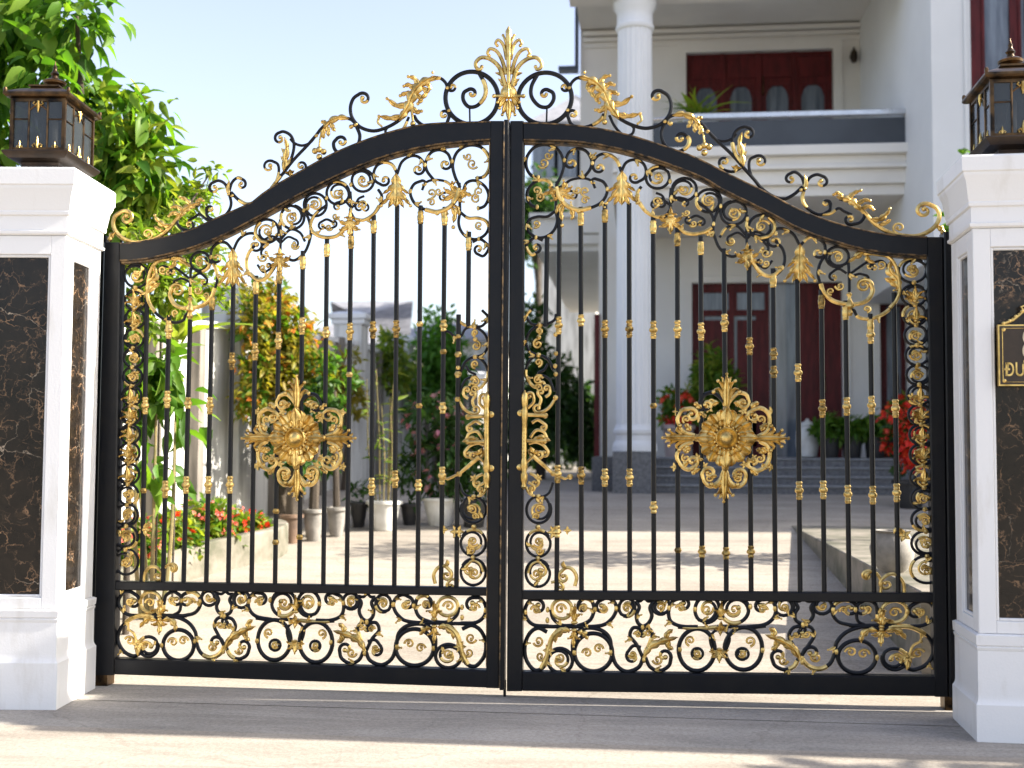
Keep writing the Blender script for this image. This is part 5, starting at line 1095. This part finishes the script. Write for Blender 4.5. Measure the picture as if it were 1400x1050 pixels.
# feathery young tree behind the left leaf
t = plant('young_tree', None, 'slender young tree with small yellow-green leaves beside the gate hinge', 'tree')
B = [PB(195, 340, 1.0, 34, 44), PB(225, 385, 1.1, 42, 42), PB(262, 340, 1.4, 40, 36), PB(270, 275, 1.5, 26, 30), PB(288, 235, 1.5, 10, 16), PB(185, 430, 1.0, 24, 40), PB(290, 400, 1.6, 24, 28), PB(240, 300, 1.3, 26, 26)]
c0 = at(178, 600, 1.2)
trunk([(c0[0], 1.2, .0), (c0[0], 1.2, .9), at(190, 420, 1.2), at(235, 320, 1.3), at(285, 240, 1.5)], .022, .005, t, [(.5, B[0][:3]), (.5, B[1][:3]), (.6, B[2][:3]), (.45, B[5][:3]), (.55, B[6][:3])])
crown('crown', B, 300, 5, .07, .032, 'leaf_lime', t, 5, .25, .3, .8, .1, 1.0, twig=4)
# broad leaf plant by the bright wall
t = plant('leafy_shrub', None, 'big-leaved green shrub standing against the bright white wall', 'shrub')
B = [PB(190, 520, 1.5, 26, 60), PB(215, 505, 1.6, 34, 42), PB(240, 560, 1.7, 22, 40), PB(185, 610, 1.5, 20, 40), PB(205, 650, 1.6, 18, 26)]
c0 = at(210, 700, 1.6)
b = MB(); [b.tube(catmull([np.array((c0[0]+dx, 1.6, .05)), np.array((c0[0]+dx*2, 1.6, .6)), np.array(B[i][:3])], 5), np.linspace(.018, .006, 11), 6) for i, dx in ((0, -.06), (1, .0), (2, .06), (3, -.03))]; b.build('stem', 'stalk', t)
crown('foliage', B, 80, 4, .16, .078, 'leaf_mid', t, 8, .4, .6, .6, .1, .8)
# strap-leaved palm lily
t = plant('palm_lily', None, 'strap-leaved plant with arching pale leaves in front of the white wall', 'plant')
g = np.random.default_rng(12); P = []; D = []
for cpx, cpy in ((243, 470), (220, 455)):
    c = at(cpx, cpy, 2.2)
    for k in range(11):
        a = g.random()*2*PI; P.append(c+g.normal(size=3)*.02); D.append((math.cos(a), math.sin(a)*.7, .5+g.random()*.8))
leafmesh('foliage', P, D, .46, .06, 'leaf_lime', t, g, droop=.6)
b = MB(); [b.tube([(at(x, y, 2.2)[0], 2.2, gz(2.2)), at(x, y, 2.2)], .008, 7) for x, y in ((243, 470), (220, 455))]; b.build('stem', 'bark', t)
# flowering shrub with orange blossom
t = plant('flowering_shrub', None, 'tall shrub dotted with orange flowers, rising behind the grey pots', 'shrub')
B = [PB(352, 440, 4.9, 26, 44), PB(372, 420, 5.1, 26, 40), PB(400, 470, 5.1, 36, 50), PB(360, 510, 4.9, 34, 42), PB(425, 520, 5.2, 30, 36), PB(345, 545, 4.8, 24, 34), PB(392, 540, 5, 30, 26)]
c0 = gnd(385, 725)
trunk([c0-np.array([0, 0, .05]), at(384, 640, c0[1]), at(380, 540, 5), at(378, 470, 5)], .06, .02, t, [(.6, b_[:3]) for b_ in B])
crown('foliage', B, 620, 5, .085, .042, 'leaf_yellow', t, 21, .25, .3, .8, .1, .9)
crown('foliage_dark', B, 300, 4, .085, .042, 'leaf_mid', t, 22, .25, .3, .8, .0, .9)
crown('skirt', [PB(400, 620, 5.2, 30, 50), PB(440, 600, 5.4, 22, 50), PB(370, 600, 5.2, 22, 40)], 200, 4, .09, .045, 'leaf_dark', t, 24, .25, .3, .8, .0, .9)
crown('blossom', B, 90, 4, .055, .04, 'fl_orange', t, 23, .2, 0, .9, .5, .5)
# bedding plants
for i, (px, py, Y, rx, ry, fl, lab) in enumerate(((190, 745, 2.3, 30, 32, 'fl_pink', 'low pink-flowered plant in the near corner of the planter bed'), (240, 728, 2.9, 28, 28, 'fl_red', 'low red-flowered plant second from the near end of the planter bed'), (285, 715, 3.4, 36, 30, 'fl_pink', 'bushiest pink and red flowered plant in the middle of the planter bed'), (338, 724, 4.0, 28, 18, 'fl_red', 'small red-flowered plant at the far rounded end of the planter bed'))):
    t = plant('bedding_plant', None, lab, 'flowering plant', 'flowers in the planter bed'); B = [PB(px, py, Y, rx, ry), PB(px-rx*.5, py+ry*.4, Y-.15, rx*.6, ry*.7), PB(px+rx*.5, py+ry*.4, Y+.05, rx*.6, ry*.7)]
    crown('foliage', B, 150, 5, .07, .035, 'leaf_lime', t, 40+i, .25, -.3, .7, .2, .8); crown('foliage_dark', B, 90, 4, .075, .036, 'leaf_mid', t, 50+i, .25, -.1, .8, .0, .8)
    crown('blossom', [(b_[0], b_[1]-.05, b_[2]+.05, *b_[3:]) for b_ in B], 55, 4, .034, .028, fl, t, 60+i, .1, -.5, .8, .8, .4)

def pot(mb, c, rt, rb, h, rim=.018, n=28):
    mb.lathe(c, [(0, rb*.96), (.01, rb), (h*.55, rb+(rt-rb)*.62), (h-.05*h-.02, rt*.97), (h-.045*h-.02, rt+rim), (h-.004, rt+rim), (h, rt+rim*.6), (h, rt-.012), (h-.05, rt-.02)], n)
def potted(px, pyb, pxw, pyt, m, label, group='pots along the garden side', name='potted_plant', taper=.64, cat='potted plant', Yo=None):
    c = gnd(px, pyb) if Yo is None else at(px, pyb, Yo); s = (c-CAM)@FWD/FPX; h = (pyb-pyt)*s; r = pxw/2*s; c = c+np.array([0, r*.8, 0]) if Yo is None else c
    if Yo is None: c[2] = gz(c[1])-.004
    t = empty(name, (0, 0, 0), 0, label, cat, group); b = MB(); pot(b, c, r, r*taper, h); b.build('pot', m, t, 35)
    MB().lathe(c+np.array([0, 0, h-.06]), [(0, r*.9), (.02, r*.9)], 20).build('soil', 'soil', t)
    return t, c, r, h
# pots on the left of the drive
t, c, r, h = potted(395, 744, 28, 704, 'pot_brown', 'dark brown pot with a bare trunk stump, nearest the planter bed'); MB().tube([c+np.array([0, 0, h-.05]), c+np.array([.01, 0, h+.15]), c+np.array([-.01, 0, h+.42])], [.07, .06, .05], 9).build('stem', 'bark', t); crown('foliage', [(c[0], c[1], c[2]+h+.5, .18, .18, .14)], 40, 4, .1, .05, 'leaf_dark', t, 71)
t, c, r, h = potted(425, 741, 29, 697, 'pot_grey', 'tall grey concrete pot beside the brown one'); MB().tube([c+np.array([0, 0, h-.05]), c+np.array([.02, 0, h+.8])], [.05, .035], 8).build('stem', 'bark', t); crown('foliage', [(c[0]+.02, c[1], c[2]+h+.95, .22, .2, .22)], 60, 4, .1, .045, 'leaf_dark', t, 72)
t, c, r, h = potted(457, 735, 27, 694, 'pot_grey', 'pale grey pot with a thin trunk next to the black pot'); MB().tube([c+np.array([0, 0, h-.05]), c+np.array([-.04, 0, h+1.1])], [.035, .02], 8).build('stem', 'bark', t); crown('foliage', [(c[0]-.04, c[1], c[2]+h+1.2, .2, .2, .28)], 50, 4, .09, .04, 'leaf_mid', t, 73)
t, c, r, h = potted(488, 722, 24, 687, 'pot_black', 'black plastic pot left of the white bamboo pot'); crown('foliage', [(c[0], c[1], c[2]+h+.06, .1, .1, .1)], 16, 4, .1, .03, 'leaf_dark', t, 74, down=-.5)
def canes(t, c, h, n, H, seed, m='leaf_lime'):
    g = np.random.default_rng(seed); b = MB(); P = []; D = []
    for i in range(n):
        a = g.random()*2*PI; q = np.array([math.cos(a), math.sin(a), 0])*.07; top = c+q*2.4+np.array([g.normal()*.05, 0, h+H*(.6+.4*g.random())])
        b.tube([c+q+np.array([0, 0, h-.06]), (c+q+top)/2+np.array([g.normal()*.02, 0, .1]), top], [.008, .007, .004], 6)
        for k in range(12): u = .3+.7*g.random(); P.append(c+q+(top-c-q)*u); D.append((g.normal(), g.normal(), .3))
    b.build('cane', 'stalk', t); leafmesh('foliage', P, D, .13, .024, m, t, g, droop=.4)
t, c, r, h = potted(521, 727, 46, 686, 'pot_white', 'white pot of thin bamboo canes, left of the other white pot'); canes(t, c, h, 7, 1.5, 75)
t, c, r, h = potted(558, 719, 26, 689, 'pot_black', 'black plastic pot between the two white pots'); crown('foliage', [(c[0], c[1], c[2]+h+.3, .15, .15, .3)], 40, 4, .09, .035, 'leaf_dark', t, 76)
t, c, r, h = potted(599, 721, 50, 682, 'pot_white', 'white pot holding a bushy mauve-flowered plant')
B = [(c[0], c[1], c[2]+h+.35, .34, .3, .34), (c[0]-.12, c[1], c[2]+h+.75, .28, .25, .3), (c[0]+.14, c[1], c[2]+h+.6, .26, .25, .32)]
MB().tube([c+np.array([0, 0, h-.05]), c+np.array([0, 0, h+.6])], [.03, .015], 7).build('stem', 'bark', t); crown('foliage', B, 240, 5, .1, .04, 'leaf_dark', t, 77); crown('blossom', B, 70, 3, .06, .05, 'fl_mauve', t, 78, shell=.6)
t, c, r, h = potted(646, 722, 32, 684, 'pot_black', 'round black pot close to the middle of the gate', taper=.85); crown('foliage', [(c[0], c[1], c[2]+h+.35, .26, .24, .42)], 120, 5, .1, .04, 'leaf_dark', t, 79)
# trees and shrubs further back
def tree(name, label, blobs, base, r, m, n, L, seed, group='trees beyond the garden', W=.45, per=5, down=.2):
    t = plant(name, None, label, 'tree', group); b0 = np.array(base, float); c = np.mean([b_[:3] for b_ in blobs], axis=0)
    trunk([b0, (b0*.5+c*.5)+np.array([.05, 0, 0]), c], r, r*.4, t, [(.7, b_[:3]) for b_ in blobs]); crown('crown', blobs, n, per, L, L*W, m, t, seed, .25, down, .8, .15, .9); return t
def G(px, Y): p = at(px, 600, Y); return (p[0], Y, gz(Y)-.1)
tree('round_tree', 'bright green round-headed tree above the far end of the white wall', [PB(600, 470, 13, 30, 45), PB(580, 510, 13, 24, 34), PB(622, 505, 13, 24, 36), PB(600, 540, 13, 34, 24)], G(600, 13), .1, 'leaf_tree', 520, .13, 81)
tree('lime_shrub', 'yellow-green shrub leaning over the white wall left of the round tree', [PB(535, 475, 11.5, 20, 26), PB(548, 510, 11.5, 20, 26), PB(520, 510, 11.5, 18, 24)], G(535, 11.5), .05, 'leaf_lime', 200, .11, 82)
tree('wall_shrub', 'pale yellowing shrub over the wall between orange-flowered shrub and grey-roofed house', [PB(470, 500, 8.6, 22, 26), PB(450, 540, 8.6, 20, 30), PB(485, 545, 8.8, 18, 30)], G(470, 8.8), .04, 'leaf_yellow', 170, .09, 83)
tree('dark_tree', 'dark bushy evergreen seen just right of the gate seam', [PB(735, 500, 15, 26, 50), PB(740, 570, 15, 34, 60), PB(728, 440, 15, 18, 30), PB(765, 540, 15.5, 20, 50)], G(738, 15), .1, 'leaf_dark', 520, .16, 84)
tree('dark_tree', 'smaller dark evergreen standing under the side canopy by the column', [PB(792, 580, 16, 22, 40), PB(785, 545, 16, 16, 26), PB(800, 610, 16, 18, 24)], G(792, 16), .07, 'leaf_dark', 260, .14, 85)
tree('far_tree', 'dark tree top showing through the scrolls right of the gate top', [PB(735, 275, 27, 22, 34), PB(722, 320, 27, 20, 40), PB(745, 300, 27, 18, 30)], G(735, 27), .16, 'leaf_dark', 240, .26, 86)
tree('side_tree', 'green tree glimpsed in the gap between the gate post and plaque pillar', [PB(1306, 440, 4.2, 14, 80), PB(1310, 560, 4.2, 14, 80), PB(1318, 210, 5.5, 8, 10), PB(1314, 320, 4.6, 12, 80)], (at(1320, 600, 4.3)[0], 4.3, tz-.02), .04, 'leaf_mid', 300, .1, 87)
def hedge():
    t = plant('hedge', None, 'dark hedge closing the far end of the drive', 'hedge'); B = [PB(x, 590, 24, 30, 60) for x in (640, 680, 720, 760, 800, 830)]
    crown('foliage', B, 700, 5, .22, .1, 'leaf_dark', t, 88)
hedge()
# street tree out of frame whose shade dapples the road
tree('street_tree', 'street tree beyond the plaque pillar that dapples the road', [(6.0, -1.0, 2.45, .55, .16, .35), (7.2, -.95, 3.1, .7, .2, .4), (6.4, -1.08, 2.7, .5, .14, .3), (5.6, -1.0, 2.2, .4, .1, .25)], (7.0, -1.3, -.05), .05, 'leaf_mid', 150, .15, 89, None)
# house plants
t, c, r, h = potted(928, 669, 44, 580, 'pot_pink', 'tall tapering pinkish pot of red flowers beside the steps', 'pots around the house', taper=.55)
crown('foliage', [(c[0], c[1], c[2]+h+.12, .24, .22, .2), (c[0]-.05, c[1], c[2]+h+.35, .2, .2, .18)], 110, 5, .1, .045, 'leaf_mid', t, 91); crown('blossom', [(c[0], c[1]-.05, c[2]+h+.22, .24, .22, .24)], 45, 4, .07, .06, 'fl_red', t, 92, shell=.8)
def onporch(px, Y, w, ht, m, label, n, taper=.75):
    c = at(px, 610, Y); c = np.array([c[0], Y, floor]); s = (c-CAM)@FWD/FPX; r = w/2*s; h = ht*s
    t = empty('potted_plant', (0, 0, 0), 0, label, 'potted plant', 'pots around the house'); b = MB(); pot(b, c, r, r*taper, h); b.build('pot', m, t, 35); MB().lathe(c+np.array([0, 0, h-.06]), [(0, r*.9), (.02, r*.9)], 16).build('soil', 'soil', t); return t, c, r, h
t, c, r, h = onporch(978, 10.9, 34, 50, 'pot_grey', 'yellow-green ferny plant in a pot before the red front door', 0)
B = [PB(975, 520, 10.9, 26, 40), PB(960, 545, 10.9, 18, 26), PB(995, 535, 10.9, 16, 30)]; crown('foliage', B, 220, 5, .13, .04, 'leaf_lime', t, 93, .35, .2); crown('foliage_dark', B, 120, 5, .12, .04, 'leaf_mid', t, 94); MB().tube([c+np.array([0, 0, h-.05]), np.array(B[0][:3])], .02, 6).build('stem', 'stalk', t)
for i, (px, w, lab, fl) in enumerate(((1135, 26, 'dark pot of low green leaves in front of the open red door', None), (1165, 28, 'dark pot of dense green leaves before the white curtain', None), (1196, 28, 'dark pot of green leaves nearest the far red door', None), (1232, 30, 'dark pot overflowing with bright red flowers at the right of the porch', 'fl_red'))):
    t, c, r, h = onporch(px, 10.3, w, 30, 'pot_black', lab, 0, .8); B = [(c[0], c[1], c[2]+h+.10, .2, .18, .14)]
    if fl: B += [(c[0]+.1, c[1], c[2]+h+.3, .26, .2, .22), (c[0]+.28, c[1]-.1, c[2]+h+.1, .16, .15, .3)]
    crown('foliage', B, 110, 5, .1, .045, 'leaf_mid', t, 95+i)
    if fl: crown('blossom', B, 110, 4, .075, .06, fl, t, 99, shell=.8)
# white lidded pot
c = at(1104, 615, 10.6); c = np.array([c[0], 10.6, floor]); b = MB(); b.lathe(c, [(0, .1), (.02, .13), (.2, .16), (.36, .15), (.42, .1), (.44, .11), (.47, .1), (.5, .03), (.53, .02)], 20); tag(b.build('white_jar', 'pot_white'), 'white lidded jar standing by the open red front door', 'jar')
# balcony fern
c = at(958, 165, YB+.45); t = empty('potted_plant', (0, 0, 0), 0, 'arching fern in a white pot on the balcony', 'potted plant', 'pots around the house'); c[2] = slab1
s = (c-CAM)@FWD/FPX; h = 54*s; b = MB(); pot(b, c, 22*s, 16*s, h); b.build('pot', 'pot_white', t, 35); MB().lathe(c+np.array([0, 0, h-.06]), [(0, 19*s), (.02, 19*s)], 16).build('soil', 'soil', t)
g = np.random.default_rng(101); P = []; D = []
for k in range(60): a = g.random()*2*PI; P.append(c+np.array([0, 0, h])+g.normal(size=3)*.05); D.append((math.cos(a), math.sin(a), .5+g.random()))
leafmesh('foliage', P, D, .40, .034, 'leaf_lime', t, g, droop=.6)
# stone urn on the terrace
c = at(1220, 770, 1.75); c = np.array([c[0], 1.75, tz]); b = MB(); b.lathe(c, [(0, .07), (.02, .09), (.08, .125), (.15, .135), (.21, .115), (.24, .10), (.255, .115), (.255, .09), (.2, .08)], 24); tag(b.build('stone_urn', 'pot_grey'), 'squat grey stone urn on the raised terrace', 'urn')
t = empty('potted_plant', (0, 0, 0), 0, 'tall pot spilling bright red blossom beside the far right of the steps', 'potted plant', 'pots around the house'); c = at(1243, 690, 7.6); c[2] = tz; b = MB(); pot(b, c, .17, .12, .42); b.build('pot', 'pot_black', t, 35); MB().lathe(c+np.array([0, 0, .36]), [(0, .15), (.02, .15)], 16).build('soil', 'soil', t)
B = [PB(1232, 575, 7.6, 26, 24), PB(1250, 605, 7.5, 18, 34), PB(1225, 600, 7.6, 18, 18)]; crown('foliage', B+[(c[0], c[1], c[2]+.5, .16, .16, .16)], 90, 5, .09, .04, 'leaf_dark', t, 111); crown('blossom', B, 110, 4, .075, .06, 'fl_red', t, 112, shell=.7)

# ------------------------------------------------------------------ neighbours
def nhouse(name, label, Y, x0, x1, yt, ye, yb, D, hipl, m='wallold'):
    a, c = at(x0, ye, Y)[0], at(x1, ye, Y)[0]; ze = at((x0+x1)/2, ye, Y)[2]; zr = at((x0+x1)/2, yt, Y+D/2)[2]; o = empty(name, (0, 0, 0), 0, label, 'house', 'houses beyond the garden')
    MB().box(a+.4, c-.4, Y+.4, Y+D-.4, gz(Y)-.2, ze).build('wall', m, o, 0)
    MB().add([(a, Y, ze), (c, Y, ze), (c, Y+D, ze), (a, Y+D, ze), (a+hipl, Y+D/2, zr), (c-hipl, Y+D/2, zr), (a, Y, ze-.15), (c, Y, ze-.15), (c, Y+D, ze-.15), (a, Y+D, ze-.15)], [(0, 1, 5, 4), (2, 3, 4, 5), (1, 2, 5), (3, 0, 4), (0, 6, 7, 1), (1, 7, 8, 2), (2, 8, 9, 3), (3, 9, 6, 0), (6, 9, 8, 7)]).build('roof', 'roof', o, 0)
    for k in range(3):
        x = a+(c-a)*(k+.8)/3.6; MB().box(x-.45, x+.45, Y+.36, Y+.42, ze-1.9, ze-.7).build('window', 'pane', o, 0)
nhouse('neighbour_house', 'pale house with grey tiled roof behind the white wall', 24, 360, 560, 412, 470, 560, 8, 3.2)
nhouse('neighbour_house', 'low wide house with a grey roof farther off, behind the round tree', 38, 500, 690, 438, 462, 560, 8, 2.5)
nhouse('neighbour_house', 'grey-walled house behind the gate top beside the villa', 34, 720, 830, 130, 165, 560, 8, 1.5, 'wallold')
# ------------------------------------------------------------------ light
w = bpy.data.worlds.new('World'); sc.world = w; w.use_nodes = True; nt = w.node_tree
SUN_EL, SUN_AZ = R(31), R(3.0)         # azimuth measured from +X towards +Y
sd = Vector((math.cos(SUN_EL)*math.cos(SUN_AZ), math.cos(SUN_EL)*math.sin(SUN_AZ), math.sin(SUN_EL)))
sky = nt.nodes.new('ShaderNodeTexSky'); sky.sky_type = 'NISHITA'; sky.sun_disc = False
sky.sun_elevation = SUN_EL; sky.sun_rotation = PI/2-SUN_AZ; sky.air_density = 1.0; sky.dust_density = 2.2; sky.ozone_density = 1.0
bg = nt.nodes['Background']; hs = nt.nodes.new('ShaderNodeHueSaturation'); hs.inputs['Saturation'].default_value = .74; hs.inputs['Hue'].default_value = .515
nt.links.new(sky.outputs[0], hs.inputs['Color']); nt.links.new(hs.outputs[0], bg.inputs[0]); bg.inputs[1].default_value = .125
sl = bpy.data.lights.new('sun', 'SUN'); sl.energy = 4.9; sl.angle = R(.55); sl.color = (1, .93, .82)
so = bpy.data.objects.new('sun', sl); COL.objects.link(so); so.rotation_euler = sd.to_track_quat('Z', 'Y').to_euler(); so.location = (8, 0, 8)
vs = sc.view_settings; vs.view_transform = 'Standard'; vs.look = 'None'; vs.exposure = 1.6; vs.gamma = 1; vs.use_curve_mapping = False
sc.render.engine = 'CYCLES'; sc.cycles.use_denoising = True; sc.cycles.max_bounces = 8; sc.cycles.transparent_max_bounces = 16
